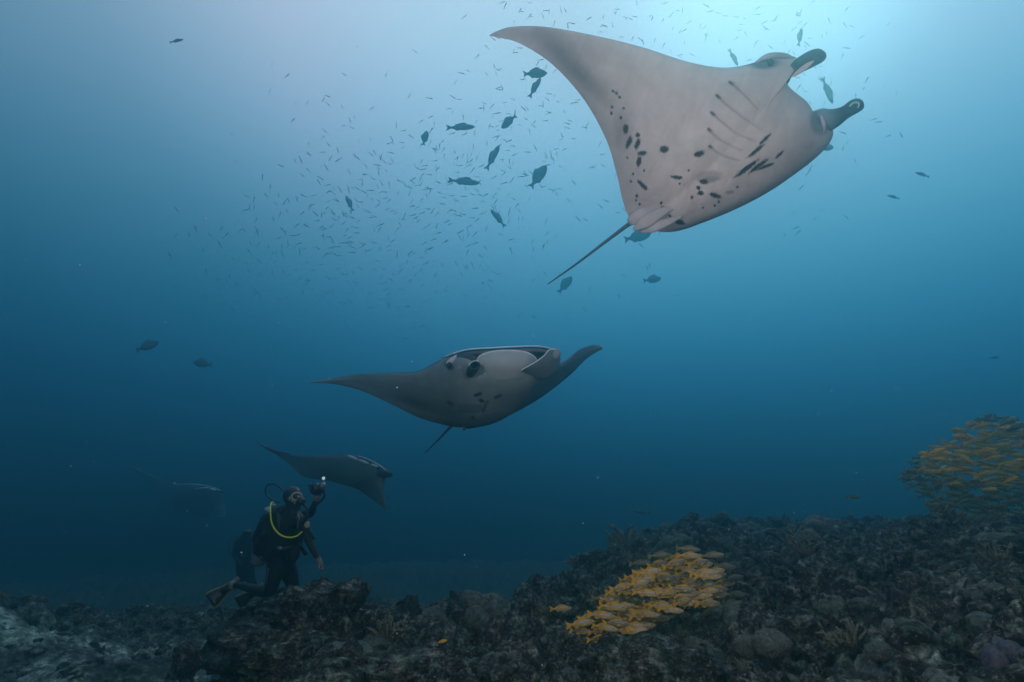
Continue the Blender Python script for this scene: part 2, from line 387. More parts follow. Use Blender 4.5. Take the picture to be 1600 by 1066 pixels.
def paint1(px, py, U, VV):
    base = np.array([.66, .585, .572]); q = np.stack([px/45, py/45, px*0], -1)
    n = fbm(q, 6, .62)[..., None]; c = base*(1+.10*n)
    st_ = perlin(np.stack([(px+py*.4)/7, (py-px*.4)/50, px*0+11], -1))[..., None]; c = c*(1+.06*st_)
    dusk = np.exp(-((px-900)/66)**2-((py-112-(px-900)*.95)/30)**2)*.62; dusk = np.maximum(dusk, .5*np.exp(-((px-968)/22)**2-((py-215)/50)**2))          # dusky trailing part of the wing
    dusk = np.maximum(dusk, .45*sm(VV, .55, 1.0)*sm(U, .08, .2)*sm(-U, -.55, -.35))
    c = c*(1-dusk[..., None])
    jit = 1+.38*perlin(np.stack([px/3.2, py/3.2, px*0+3], -1))+.2*perlin(np.stack([px/1.3, py/1.3, px*0+7], -1))
    for x0, y0, x1, y1, w, s in SPOT:
        m = (abs(px-(x0+x1)/2) < 60) & (abs(py-(y0+y1)/2) < 50)
        d, t = seg_dist(px[m], py[m], (x0, y0), (x1, y1)); ln = math.hypot(x1-x0, y1-y0)
        tt = ((px[m]-x0)*(x1-x0)+(py[m]-y0)*(y1-y0))/(ln*ln+1e-6)
        cx, cy = (x0+x1)/2, (y0+y1)/2; ux, uy = ((x1-x0)/ln, (y1-y0)/ln) if ln > 1 else (1, 0)
        a_ = (px[m]-cx)*ux+(py[m]-cy)*uy; b_ = -(px[m]-cx)*uy+(py[m]-cy)*ux
        e = np.hypot(a_/(ln/2+w), b_/(w*1.12))*jit[m]; a = s*sm(-e, -1.2, -.72)
        c[m] = c[m]*(1-a[:, None])+np.array([.03, .03, .035])*a[:, None]
    g, tip = gill_field(px, py); c = c*(1-.55*g[..., None])*(1-.8*tip[..., None])
    # pale flecks
    fl = np.zeros(px.shape)
    for k in range(60):
        x0, y0, w = rng.uniform(900, 1260), rng.uniform(90, 350), rng.uniform(.5, 1.2); fl = np.maximum(fl, np.exp(-((px-x0)**2+(py-y0)**2)/w**2)*rng.uniform(.2, .8))
    c = c*(1-fl[..., None])+.85*fl[..., None]
    # shoulder/eye blotch and cheek
    d = np.hypot((px-1193)/30, (py-98)/12); a = sm(-d, -1.15, -.5)*.85; c = c*(1-a[..., None])+np.array([.10, .15, .19])*a[..., None]
    d = np.hypot((px-1282)/17, (py-190)/22); a = sm(-d, -1.2, -.7)*.55; c = c*(1-a[..., None])+np.array([.14, .19, .24])*a[..., None]
    return c
def groove1(px, py, U, VV):
    g, tip = gill_field(px, py)
    # the shoulder girdle and pelvic folds stand proud
    G2, _ = gill_field(px-2.2, py+2.0); return .022*g-.010*G2
m1 = empty('manta_ray', W(1130, 235, 4.0), 'largest manta ray overhead at upper right, pale belly with black spots and trailing whip tail', 'manta ray', 'manta rays gliding over the reef')
ST1 = [  # near wing tip ... head ... far wing tip
 (765, 55, 4.25, 765.5, 56, 4.25, .004, .004, 0), (776, 49, 4.2, 780, 59, 4.2, .008, .008, .0), (800, 42, 4.12, 812, 68, 4.15, .014, .012, .01),
 (850, 42, 4.0, 862, 100, 4.07, .022, .02, .03), (920, 54, 3.86, 911, 154, 3.98, .035, .03, .06), (1000, 73, 3.76, 946, 216, 3.95, .055, .045, .08),
 (1075, 97, 3.72, 963, 270, 3.97, .085, .07, .07), (1132, 106, 3.72, 972, 310, 4.0, .12, .10, .04), (1180, 98, 3.72, 981, 336, 4.04, .16, .14, 0), (1212, 88, 3.74, 990, 346, 4.07, .19, .16, -.02),
 (1243, 92, 3.78, 1000, 352, 4.1, .20, .17, -.03), (1226, 128, 3.80, 1008, 356, 4.12, .21, .18, -.04), (1257, 158, 3.86, 1020, 360, 4.14, .22, .18, -.04), (1275, 186, 3.93, 1040, 363, 4.18, .20, .17, -.03),
 (1299, 200, 4.02, 1064, 360, 4.26, .145, .13, -.02), (1284, 212, 4.2, 1092, 350, 4.38, .09, .10, -.01), (1258, 216, 4.42, 1125, 330, 4.55, .06, .07, 0),
 (1235, 222, 4.7, 1145, 300, 4.78, .04, .04, 0), (1212, 222, 4.98, 1165, 270, 5.0, .02, .02, 0), (1190, 215, 5.2, 1185, 225, 5.2, .004, .004, 0)]
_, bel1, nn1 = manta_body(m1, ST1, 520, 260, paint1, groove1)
def horn_col(P, base, a=(.36, .31, .33), b=DARK, lim=(.1, .55)):
    P = np.asarray(P); d = np.linalg.norm(P-base, axis=1); t = sm(d/d.max(), *lim)[:, None]; return np.array(a)*(1-t)+np.array(b)*t
def horn(root, pts, rad, flat, up, hollow=.0, a=(.36, .31, .33), n=22, lim=(.1, .55)):
    P = wpath(pts, 26); r = cr(np.array(rad, float)[:, None], 26)[:, 0]; V, F = tube(P, r, n, flat, up, hollow)
    c = horn_col(V, P[0], a, lim=lim)
    o = obj('cephalic_fin', mesh_data('cephalic_fin', V, F, [M_SKIN], col=c), root); return o
U1 = W(1200, 90, 3.7)-W(1250, 140, 3.7)
horn(m1, [(1219, 128, 3.80), (1233, 115, 3.72), (1250, 102, 3.66), (1268, 92, 3.62), (1282, 86, 3.62), (1288, 84, 3.64)], [.012, .030, .047, .051, .045, .018], .5, U1, 0, (.62, .52, .54))
horn(m1, [(1268, 192, 4.0), (1285, 190, 3.97), (1303, 185, 3.93), (1320, 176, 3.9), (1334, 167, 3.9), (1341, 164, 3.92)], [.075, .088, .066, .046, .050, .046], .8, U1, .3, (.24, .30, .36), lim=(.25, .62))
mesh_or('inner_fold', tube(wpath([(1236, 121, 3.68), (1250, 111, 3.64), (1262, 102, 3.60), (1272, 95, 3.59)], 14), [.003, .006, .010, .013, .015, .016, .017, .017, .016, .015, .013, .010, .007, .003], 10, .5, U1), [M_SKIN], m1, (.66, .55, .56))
mesh_or('fin_rim', tube(np.array([W(1335, 166, 3.84)+.040*math.cos(t)*np.array([.75, 0, .55])+.026*math.sin(t)*np.array([-.5, .0, .7]) for t in np.linspace(-1.3, 2.3, 20)]), .006, 6), [M_SKIN], m1, (.6, .66, .62))
mesh_or('cheek_highlight', tube(wpath([(1283, 180, 3.86), (1286, 190, 3.84), (1288, 200, 3.86), (1287, 209, 3.90)], 10), [.003, .009, .013, .014, .014, .012, .010, .007, .005, .002], 8, .6, U1), [M_SKIN], m1, (.60, .52, .56))  # pale sliver paints the upright highlight on the far cheek
mesh_or('eye', ellip(W(1204, 98, 3.67), (np.array([.018, 0, 0]), np.array([0, .02, .014]), np.array([0, -.012, .020]))), [M_EYE], m1)
# brow ridge above the eye and rear rim of the near wing
P = wpath([(1180, 98, 3.7), (1195, 90, 3.67), (1210, 87, 3.67), (1228, 88, 3.7), (1243, 93, 3.74)], 20)
mesh_or('brow_ridge', tube(P, np.interp(np.linspace(0, 1, 20), [0, .3, .7, 1], [.006, .022, .02, .006]), 10, .8), [M_SKIN], m1, (.42, .40, .43))
# pelvic fins: folded fleshy lobes at the tail root
for pts, rd in (([(1058, 322, 3.99), (1035, 331, 3.97), (1010, 346, 3.98), (990, 359, 4.02)], [.006, .03, .045, .012]),
                ([(1066, 338, 4.01), (1040, 348, 3.99), (1018, 356, 4.0), (1000, 362, 4.05)], [.006, .028, .036, .010]),
                ([(1025, 324, 4.0), (1005, 334, 3.99), (988, 345, 4.02), (984, 351, 4.05)], [.008, .045, .04, .012])):
    P = wpath(pts, 18); r = cr(np.array(rd)[:, None], 18)[:, 0]
    mesh_or('pelvic_fin', tube(P, r, 14, .3, W(1000, 330, 4)-W(1030, 365, 4)), [M_SKIN], m1, (.50, .46, .47))
P = wpath([(1000, 342, 4.06), (985, 349, 4.08), (950, 375, 4.15), (900, 413, 4.25), (856, 444, 4.35)], 40)
mesh_or('tail', tube(P, np.linspace(.020, .0045, 40), 8), [M_HORN], m1)
mesh_or('dorsal_fin', ellip(W(992, 340, 4.14), ((W(980, 330, 4.1)-W(1000, 345, 4.1))*1.1, (W(995, 350, 4.1)-W(985, 340, 4.1))*.3, np.array([0, .03, .02]))), [M_HORN], m1)

# --- the second manta, mouth open towards us
Z2 = lambda x, y: (460+x/3.2, 510+y/3.2)
S2 = [(*Z2(905, 345), *Z2(930, 336), 2.6, .85), (*Z2(1005, 357), *Z2(1030, 346), 2.3, .8), (*Z2(930, 370), *Z2(940, 375), 2.8, .8), (*Z2(770, 380), *Z2(785, 390), 3, .6), (*Z2(965, 375), *Z2(940, 430), 2.2, .6),
      (*Z2(840, 412), *Z2(920, 412), 7, .3), (*Z2(890, 455), *Z2(905, 465), 2.5, .6)]
def paint2(px, py, U, VV):
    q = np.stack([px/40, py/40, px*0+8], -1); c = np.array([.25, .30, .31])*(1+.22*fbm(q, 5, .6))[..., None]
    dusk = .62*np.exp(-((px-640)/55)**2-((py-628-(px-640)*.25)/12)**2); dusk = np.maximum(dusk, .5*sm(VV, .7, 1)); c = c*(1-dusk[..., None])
    for x0, y0, x1, y1, w, s in S2:
        d, _ = seg_dist(px, py, (x0, y0), (x1, y1)); a = (min(1, s*1.2)*sm(-d/w, -1.3, -.7))[..., None]; c = c*(1-a)+np.array([.012, .016, .02])*a
    d, _ = seg_dist(px, py, Z2(935, 430), Z2(905, 465)); a = (.5*sm(-d/2.5, -1.2, -.6))[..., None]; c = c*(1-a)+.42*a
    d, _ = seg_dist(px, py, (700, 568), (704, 574)); a = (.85*sm(-d/5.5, -1.3, -.5))[..., None]; c = c*(1-a)+np.array([.03, .035, .04])*a
    d, _ = seg_dist(px, py, (735, 580), (729, 588)); a = (.5*sm(-d/6, -1.3, -.5))[..., None]; c = c*(1-a)+np.array([.04, .06, .08])*a
    return c
def shoulder(ct, U, VV):
    for u0 in (.36, .64):
        a = .8*np.exp(-((U-u0)/.07)**2-((VV-.18)/.1)**2)[..., None]; ct = ct*(1-a)+np.array([.62, .66, .68])*a
    return ct
m2 = empty('manta_ray', W(765, 605, 5.8), 'manta ray in mid water facing the camera, mouth open, one wing curled up', 'manta ray', 'manta rays gliding over the reef')
ST2 = [(484, 598, 6.5, 485, 599, 6.5, .004, .004, 0), (515, 592, 6.42, 520, 600, 6.45, .01, .01, .0), (560, 585, 6.25, 565, 611, 6.4, .02, .02, .02), (610, 583, 6.05, 612, 632, 6.35, .035, .03, .04),
       (650, 581, 5.85, 650, 651, 6.35, .06, .05, .04), (684, 565, 5.6, 685, 662, 6.4, .11, .09, .02), (702, 556, 5.4, 708, 667, 6.45, .15, .12, 0), (728, 556, 5.25, 722, 668, 6.48, .18, .14, -.02), (752, 566, 5.2, 732, 670, 6.5, .19, .15, -.03),
       (790, 573, 5.2, 744, 668, 6.5, .20, .15, -.03), (822, 572, 5.25, 756, 665, 6.48, .19, .14, -.03), (846, 560, 5.4, 772, 660, 6.45, .15, .12, -.02), (868, 556, 5.6, 795, 650, 6.42, .11, .09, 0),
       (876, 568, 5.85, 830, 631, 6.42, .06, .06, 0), (889, 561, 6.1, 860, 611, 6.45, .035, .035, .0), (906, 546, 6.4, 892, 585, 6.6, .02, .02, .0), (922, 540, 6.65, 914, 563, 6.75, .014, .014, 0), (934, 539, 6.85, 931, 551, 6.85, .01, .01, 0), (941, 542, 6.9, 941, 546, 6.9, .004, .004, 0)]
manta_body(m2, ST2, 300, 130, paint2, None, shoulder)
Uv = np.array([0, 0, 1.0])
# roof of the head (upper jaw), open mouth, lower lip
LE = wpath([(688, 564, 5.55), (705, 555, 5.4), (730, 548, 5.3), (762, 545.5, 5.28), (800, 543.5, 5.28), (835, 542.5, 5.32), (856, 545, 5.4), (870, 552, 5.5)], 60)
BK = wpath([(690, 568, 6.1), (712, 570, 6.1), (740, 572, 6.1), (770, 572, 6.1), (800, 572, 6.1), (830, 572, 6.1), (850, 571, 6.1), (866, 568, 6.1)], 60)
rings = []
for k in np.linspace(0, 1, 16): rings.append(LE*(1-k)+BK*k+np.array([0, 0, .05*math.sin(math.pi*k)])[None])
for k in np.linspace(1, 0, 16): rings.append(LE*(1-k)+BK*k+np.array([0, 0, -.012-.03*math.sin(math.pi*k)])[None])
V = np.vstack(rings); n_ = 60; F = [(a*n_+b, a*n_+b+1, (a+1)*n_+b+1, (a+1)*n_+b) for a in range(31) for b in range(59)]
colr = np.tile(DARK*2.6, (len(V), 1)); colr[:2*n_] = (.75, .78, .8); colr[-2*n_:] = (.62, .65, .68)  # pale front rows paint the light catching the jaw line
obj('upper_jaw', mesh_data('upper_jaw', V, F, [M_SKIN], col=colr), m2)
# lower jaw: pale convex plate under the gape with top light painted on its rim
rim = wpath([(744, 568, 5.20), (750, 556, 5.17), (770, 549.3, 5.14), (795, 547.6, 5.13), (818, 549.6, 5.15), (832, 555, 5.2), (840, 564, 5.27)], 48)
low = wpath([(740, 576, 5.30), (752, 586, 5.24), (772, 592, 5.20), (795, 593, 5.20), (815, 590, 5.22), (830, 582, 5.28), (843, 572, 5.36)], 48)
rings = []
for k in np.linspace(0, 1, 14): rings.append(rim*(1-k)+low*k+np.outer(np.sin(np.linspace(0, np.pi, 48)), np.array([0, -.07, -.01]))*math.sin(math.pi*k))
inner = rim+np.array([0, .03, -.01]); rings = [rim+np.array([0, .5, -.1]), inner]+rings
V = np.vstack(rings); n_ = 48; F = [(a*n_+b, a*n_+b+1, (a+1)*n_+b+1, (a+1)*n_+b) for a in range(len(rings)-1) for b in range(47)]
colr = np.tile(np.array([.46, .50, .51]), (len(V), 1)); colr[n_:3*n_] = .7; colr[:n_] = .05
obj('lower_jaw', mesh_data('lower_jaw', V, F, [M_SKIN], col=colr), m2)
mesh_or('lip_rim_highlight', tube(rim, .0055, 8), [M_SKIN], m2, (.95, .97, .98))  # near-white tube paints the highlight along the lower lip
mesh_or('brow_highlight', tube(LE[4:]+np.array([0, -.01, .008]), .0055, 8), [M_SKIN], m2, (.9, .93, .95))  # near-white tube paints light from above on the upper jaw edge
horn(m2, [(735, 586, 5.22), (737, 580, 5.12), (740, 574, 5.02), (742, 571, 4.96)], [.035, .05, .055, .05], .75, np.array([1.0, 0, .35]), .8, (.16, .19, .20), 24, (.0, .3))
mesh_or('horn_highlight', tube(np.vstack([W(742, 571, 4.95)+.051*math.cos(t)*np.array([.95, 0, .33])+.039*math.sin(t)*np.array([-.33, .0, .95]) for t in np.linspace(0.5, 2.9, 24)]), .0035, 6), [M_SKIN], m2, (.8, .84, .86))  # pale arc paints the top light on the rolled fin opening
# far cephalic fin, unrolled like a paddle
rings = []
E0 = wpath([(868, 546, 5.2), (858, 547, 5.13), (850, 556, 5.08), (838, 565, 5.05), (824, 573, 5.04), (814, 579, 5.06)], 30); E1 = wpath([(876, 562, 5.42), (871, 578, 5.38), (860, 588, 5.36), (846, 592, 5.36), (830, 590, 5.34), (816, 584, 5.3)], 30)
for k in np.linspace(0, 1, 12): rings.append(E0*(1-k)+E1*k+np.array([0, -.05, 0])*math.sin(math.pi*k))
for k in np.linspace(1, 0, 12): rings.append(E0*(1-k)+E1*k+np.array([0, -.05, 0])*math.sin(math.pi*k)+np.array([0, .025, 0]))
V = np.vstack(rings); n_ = 30; F = [(a*n_+b, a*n_+b+1, (a+1)*n_+b+1, (a+1)*n_+b) for a in range(23) for b in range(29)]
obj('cephalic_fin', mesh_data('cephalic_fin', V, F, [M_SKIN], col=np.tile(np.array([.25, .30, .31]), (len(V), 1))), m2)
mesh_or('fin_rim', tube(E0, .005, 6), [M_SKIN], m2, (.95, .97, .98))  # here the near-white tube paints a highlight on the paddle's upper edge
mesh_or('horn_tip', ellip(W(868, 553, 5.22), (np.array([.05, 0, -.01]), np.array([0, .05, 0]), np.array([.01, 0, .055]))), [M_SKIN], m2, (.3, .32, .34))
mesh_or('shoulder_patch', ellip(W(710, 561, 5.33), (np.array([.08, 0, .045]), np.array([0, .03, 0]), np.array([-.01, 0, .026]))), [M_SKIN], m2, (.55, .58, .6))
mesh_or('eye', ellip(W(702, 570, 5.32), (np.array([.022, 0, 0]), np.array([0, .03, 0]), np.array([0, 0, .035]))), [M_EYE], m2)
P = wpath([(712, 660, 6.45), (703, 668, 6.5), (685, 687, 6.7), (664, 708, 6.95)], 24)
mesh_or('tail', tube(P, np.linspace(.022, .006, 24), 8), [M_HORN], m2)
mesh_or('pelvic_fin', tube(wpath([(735, 655, 6.3), (728, 664, 6.35), (725, 673, 6.4)], 10), np.linspace(.07, .01, 10), 10, .5), [M_SKIN], m2, (.22, .22, .22))
mesh_or('pelvic_fin', tube(wpath([(745, 655, 6.3), (740, 664, 6.35), (738, 668, 6.4)], 10), np.linspace(.06, .01, 10), 10, .5), [M_SKIN], m2, (.22, .22, .22))

# --- third and fourth mantas in the distance
def paint3(px, py, U, VV):
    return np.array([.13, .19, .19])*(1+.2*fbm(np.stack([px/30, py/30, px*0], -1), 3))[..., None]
m3 = empty('manta_ray', W(540, 740, 9.0), 'third manta ray passing just behind the raised camera, far wing tip curled', 'manta ray', 'manta rays gliding over the reef')
ST3 = [(399, 686, 10.3, 400, 687, 10.3, .004, .004, 0), (412, 697, 10.2, 413, 700, 10.2, .01, .01, 0), (432, 707, 10.0, 435, 713, 10.0, .02, .02, .01), (465, 712, 9.75, 457, 730, 9.8, .03, .03, .03), (505, 712, 9.45, 475, 745, 9.7, .05, .05, .03),
       (540, 710, 9.2, 500, 750, 9.7, .10, .08, 0), (562, 714, 9.0, 520, 753, 9.7, .14, .12, -.02), (590, 727, 8.8, 538, 758, 9.6, .16, .14, -.02), (604, 738, 8.75, 552, 762, 9.5, .14, .12, -.02), (600, 748, 8.7, 564, 768, 9.3, .08, .08, 0), (598, 763, 8.5, 578, 778, 9.0, .04, .04, .02),
       (601, 782, 8.2, 592, 788, 8.5, .015, .015, 0), (605, 798, 8.0, 604.5, 798, 8.0, .004, .004, 0)]
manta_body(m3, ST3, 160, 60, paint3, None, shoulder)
horn(m3, [(590, 738, 8.8), (600, 741, 8.6), (612, 742, 8.5)], [.06, .06, .03], .6, Uv, 0, (.06, .07, .08), 12)
horn(m3, [(582, 730, 8.9), (594, 733, 8.75), (603, 738, 8.65)], [.05, .05, .03], .6, Uv, 0, (.1, .1, .1), 12)
for p, s in (((552, 716, 9.0), (.10, .03)), ((568, 722, 8.85), (.09, .025)), ((585, 728, 8.75), (.06, .02))):
    mesh_or('shoulder_patch', ellip(W(*p), (np.array([s[0], 0, -.35*s[0]]), np.array([0, .05, 0]), np.array([.1*s[1], 0, s[1]]))), [M_SKIN], m3, (.42, .52, .56))
mesh_or('lip_rim_highlight', tube(wpath([(560, 713, 8.85), (575, 718, 8.75), (590, 726, 8.7), (603, 735, 8.6)], 16), .01, 6), [M_SKIN], m3, (.5, .6, .64))
m4 = empty('manta_ray', W(280, 770, 22.34), 'faintest manta ray far left of the diver, only its pale head markings showing', 'manta ray', 'manta rays gliding over the reef')
ST4 = [(180, 721, 24.74, 181, 722, 24.74, .004, .004, 0), (205, 728, 24.26, 207, 734, 24.26, .03, .03, 0), (240, 742, 23.62, 238, 762, 23.94, .06, .05, .03), (275, 756, 22.66, 262, 792, 23.94, .14, .12, 0), (300, 756, 22.18, 282, 800, 23.94, .2, .18, 0),
       (330, 762, 22.02, 300, 806, 23.78, .2, .18, 0), (346, 771, 22.18, 315, 808, 23.62, .12, .1, 0), (352, 788, 22.02, 332, 808, 22.98, .05, .05, 0), (352, 806, 21.55, 350, 808, 21.55, .004, .004, 0)]
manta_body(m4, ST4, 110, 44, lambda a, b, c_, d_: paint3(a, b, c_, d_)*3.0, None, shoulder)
mesh_or('lip_rim_highlight', tube(wpath([(272, 758, 21.87), (290, 757, 21.71), (312, 758, 21.55), (335, 763, 21.55), (347, 770, 21.55)], 20), .03, 6), [M_SKIN], m4, (.8, .85, .88))  # pale tube paints the rim highlight along the faint head
mesh_or('shoulder_patch', tube(wpath([(305, 765, 21.55), (320, 763, 13.45), (335, 766, 13.45)], 12), .03, 6), [M_SKIN], m4, (.7, .75, .78))
horn(m4, [(338, 766, 21.71), (345, 768, 21.55), (351, 770, 21.39)], [.07, .06, .03], .6, Uv, 0, (.5, .5, .5), 10)

# ------------------------------------------------------------------ fish
def fish_meshes(kind, Ln=1.0):
    """fish one unit long, nose at +x, made of a body, a forked tail fin, dorsal and belly fins, pectoral fin and eye"""
    prof = {'snapper': ([0, .04, .12, .25, .42, .60, .75, .84], [.01, .045, .082, .110, .112, .086, .050, .029], .42),
            'dark': ([0, .05, .15, .3, .45, .62, .76, .84], [.015, .08, .14, .185, .19, .145, .075, .04], .45),
            'long': ([0, .05, .15, .3, .5, .66, .78, .86], [.01, .05, .085, .105, .105, .08, .045, .025], .6),
            'tiny': ([0, .1, .35, .65, .85], [.01, .05, .07, .045, .015], .6)}[kind]
    ts = np.array(prof[0]); hs = np.array(prof[1]); n = 14 if kind != 'tiny' else 6; m = 20 if kind != 'tiny' else 6
    t = np.linspace(0, ts[-1], m); h = np.interp(t, ts, hs)
    if kind != 'tiny': h = np.convolve(np.pad(h, 1, 'edge'), [.25, .5, .25], 'valid')
    th = np.linspace(0, 2*np.pi, n, endpoint=False)
    rings = [np.stack([np.full(n, .5-a), prof[2]*b*np.cos(th)*(1-.25*np.abs(np.sin(th))), b*np.sin(th)], -1) for a, b in zip(t, h)]
    V, F = loft(rings); V[:, 1] += 0
    def plate(pts, w=.006):
        k = len(pts); P = np.array([(x, -w, z) for x, z in pts]+[(x, w, z) for x, z in pts], float)
        c = P.mean(0)
        F = [tuple(range(k))[::-1], tuple(range(k, 2*k))]+[(a, (a+1) % k, (a+1) % k+k, a+k) for a in range(k)]
        return P, F
    e = .5-ts[-1]; s = 1.0 if kind != 'long' else .8
    tail = plate([(e+.03, .03), (e-.06, .08*s), (e-.155, .135*s), (e-.135, .06*s), (e-.10, 0), (e-.135, -.06*s), (e-.155, -.135*s), (e-.06, -.08*s), (e+.03, -.03)])
    top = hs.max()
    dors = plate([(.24, top*.78), (.18, top+.045), (.05, top+.055), (-.08, top*.75+.045), (-.20, top*.5+.045), (-.22, top*.40), (-.05, top*.80), (.1, top*.93)])
    anal = plate([(-.05, -top*.85), (-.12, -top*.8-.04), (-.21, -top*.5-.03), (-.22, -top*.4), (-.12, -top*.66)])
    pec = plate([(.20, -.02), (.12, .0), (.05, -.04), (.07, -.08), (.16, -.06)], .003)
    pec = (pec[0]+np.array([0, 0, 0]), pec[1])
    return (V, F), tail, dors, anal, pec
SN = fish_meshes('snapper'); YEL = np.array([.60, .33, .02])
V = SN[0][0]; z = V[:, 2]; c = np.empty((len(V), 3)); k = sm(z+V[:, 0]*-.06, -.055, .02)[:, None]
c[:] = np.array([.50, .44, .30])*(1-k)+YEL*k
for zz in (.085, .045, .008): a = np.exp(-((z-zz)/.007)**2)[:, None]*.75; c = c*(1-a)+np.array([.35, .45, .55])*a
a = np.exp(-((V[:, 0]+.09)/.045)**2-((z-.055)/.035)**2)[:, None]*.8; c = c*(1-a)+np.array([.03, .03, .03])*a
a = sm(V[:, 0], .36, .5)[:, None]*.6; c = c*(1-a)+np.array([.42, .38, .30])*a
M_YF = plain('yellow_fin', (.62, .34, .015), .5, .15, 8, 0, .4)
M_TAN = plain('greenish_fin', (.20, .19, .06), .5, .2, 8, 0, .3)
def d_(name, VF, mats, col=None, smooth=True): return mesh_data(name, VF[0], VF[1], mats, smooth=smooth, col=None if col is None else (col if np.ndim(col) == 2 else np.tile(col, (len(VF[0]), 1))))
eyeVF = ellip(np.array([.36, 0, .03]), (np.array([.024, 0, 0]), np.array([0, .052, 0]), np.array([0, 0, .024])), 8, 5)
snap_me = {'body': d_('body', SN[0], [M_FISH], c), 'tail_fin': d_('tail_fin', SN[1], [M_YF], None, False), 'dorsal_fin': d_('dorsal_fin', SN[2], [M_YF], None, False), 'anal_fin': d_('anal_fin', SN[3], [M_YF], None, False),
           'pectoral_fin': d_('pectoral_fin', (SN[4][0]+np.array([0, -.055, 0]), SN[4][1]), [M_YF], None, False), 'eye': d_('eye', eyeVF, [M_EYE])}
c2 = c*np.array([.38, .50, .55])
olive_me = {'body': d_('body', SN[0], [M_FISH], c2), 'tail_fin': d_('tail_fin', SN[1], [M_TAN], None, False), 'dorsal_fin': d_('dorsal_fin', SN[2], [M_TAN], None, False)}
M_OF = plain('orange_fin', (.92, .38, .01), .5, .15, 8, 0, .4)
c3 = np.minimum(c*np.array([2.4, 1.55, .35]), .95); far_me = {'body': d_('body', SN[0], [M_FISH], c3), 'tail_fin': d_('tail_fin', SN[1], [M_OF], None, False), 'dorsal_fin': d_('dorsal_fin', SN[2], [M_OF], None, False)}
def place_fish(name, parts, P, head, roll_up, L, label, cat, group, squash=1.0):
    """head: unit vector of travel, roll_up: rough up vector"""
    x = Vector(head).normalized(); z = Vector(roll_up); z = (z-x*z.dot(x)).normalized(); y = z.cross(x)
    M = Matrix((( *x*L, 0), (*y*L*squash, 0), (*z*L, 0), (0, 0, 0, 1))).transposed(); M.translation = Vector(P)
    if len(parts) == 1:
        o = bpy.data.objects.new(name, list(parts.values())[0]); C.objects.link(o); o.matrix_world = M
    else:
        o = bpy.data.objects.new(name, None); o.empty_display_size = .1; C.objects.link(o); o.matrix_world = M
        for k_, me in parts.items():
            p = bpy.data.objects.new(k_, me); C.objects.link(p); p.parent = o
    tag(o, label, cat, group); return o
def inside(poly, x, y):
    r = False; j = len(poly)-1
    for i_ in range(len(poly)):
        xi, yi = poly[i_]; xj, yj = poly[j]
        if (yi > y) != (yj > y) and x < (xj-xi)*(y-yi)/(yj-yi)+xi: r = not r
        j = i_
    return r
def scatter(poly, n, dmin, asp=2.2):
    xs = [p[0] for p in poly]; ys = [p[1] for p in poly]; out = []
    for _ in range(n*60):
        x = rng.uniform(min(xs), max(xs)); y = rng.uniform(min(ys), max(ys))
        if inside(poly, x, y) and all(abs(x-a)/asp+abs(y-b) > dmin for a, b in out): out.append((x, y))
        if len(out) >= n: break
    return out
# near school over the reef
NEAR = [(893, 988), (898, 972), (930, 958), (955, 930), (985, 905), (1020, 885), (1055, 868), (1085, 868), (1112, 880), (1125, 905), (1128, 925), (1110, 945), (1070, 950), (1035, 962), (1015, 985), (975, 1003), (930, 1000), (905, 996)]
g1 = 'yellow snappers schooling low over the reef'
for x, y in sorted(scatter(NEAR, 160, 4.3)):
    d = 4.62+rng.uniform(-.5, .35); P = W(x, y, d)
    place_fish('snapper', snap_me, P, (1, rng.normal()*.3, rng.normal()*.10+.03), (0, 0, 1), rng.uniform(.175, .225), 'yellow snapper in the %s of the tight school above the reef' % ('narrow lower left tail' if x < 950 else 'left middle part' if x < 1010 else 'upper right crown' if y < 895 else 'lower right belly' if x > 1070 else 'dense middle'), 'fish', g1)
for x, y, L, lab in ((876, 951, .20, 'lone pale yellow snapper trailing left of the tight school'), (1128, 912, .24, 'yellow snapper leading the tight school at its right edge'), (965, 925, .22, 'greenish snapper lagging along the upper left edge of the tight school')):
    place_fish('snapper', snap_me, W(x, y, 5.0), (1, .1, .02), (0, 0, 1), L, lab, 'fish', None)
place_fish('reef_fish', far_me, W(690, 1003, 4.4), (.8, .5, .1), (0, 0, 1), .10, 'small orange fish hovering over dark rubble at bottom centre', 'fish', None)
place_fish('reef_fish', olive_me, W(1278, 902, 5.6), (1, .2, .15), (0, 0, 1), .17, 'olive fish hovering in the dark hollow right of the tight school', 'fish', None)
place_fish('reef_fish', olive_me, W(1333, 777, 9.0), (1, .2, .05), (0, 0, 1), .26, 'single yellowish fish above the ridge, left of the hazy school', 'fish', None)
for x, y in ((1000, 880), (1030, 868), (1145, 905), (1150, 930), (1142, 945), (1108, 958), (1060, 968), (1030, 985), (985, 1008), (940, 1008), (945, 935), (1112, 868), (1075, 858), (1010, 895), (1132, 885)):
    place_fish('snapper', olive_me, W(x, y, 4.9+rng.uniform(-.3, .2)), (1, rng.normal()*.3, rng.normal()*.12), (0, 0, 1), rng.uniform(.19, .24), 'olive toned snapper loosely fringing the edge of the tight school', 'fish', 'stragglers fringing the tight school')
FARP = [(1412, 748), (1436, 710), (1470, 696), (1500, 666), (1545, 648), (1590, 655), (1625, 675), (1625, 810), (1590, 830), (1560, 858), (1505, 842), (1466, 805), (1440, 775)]
g2 = 'yellow snappers in the hazy school at the right'; g3 = 'olive snappers under the hazy school at the right'
farp = [(x, y, 8.0+rng.uniform(-1.2, 1.2)) for x, y in scatter(FARP, 620, 1.5)]; farp.sort(key=lambda q: q[2]); sV = []; sF = []; sC = []; nv = 0
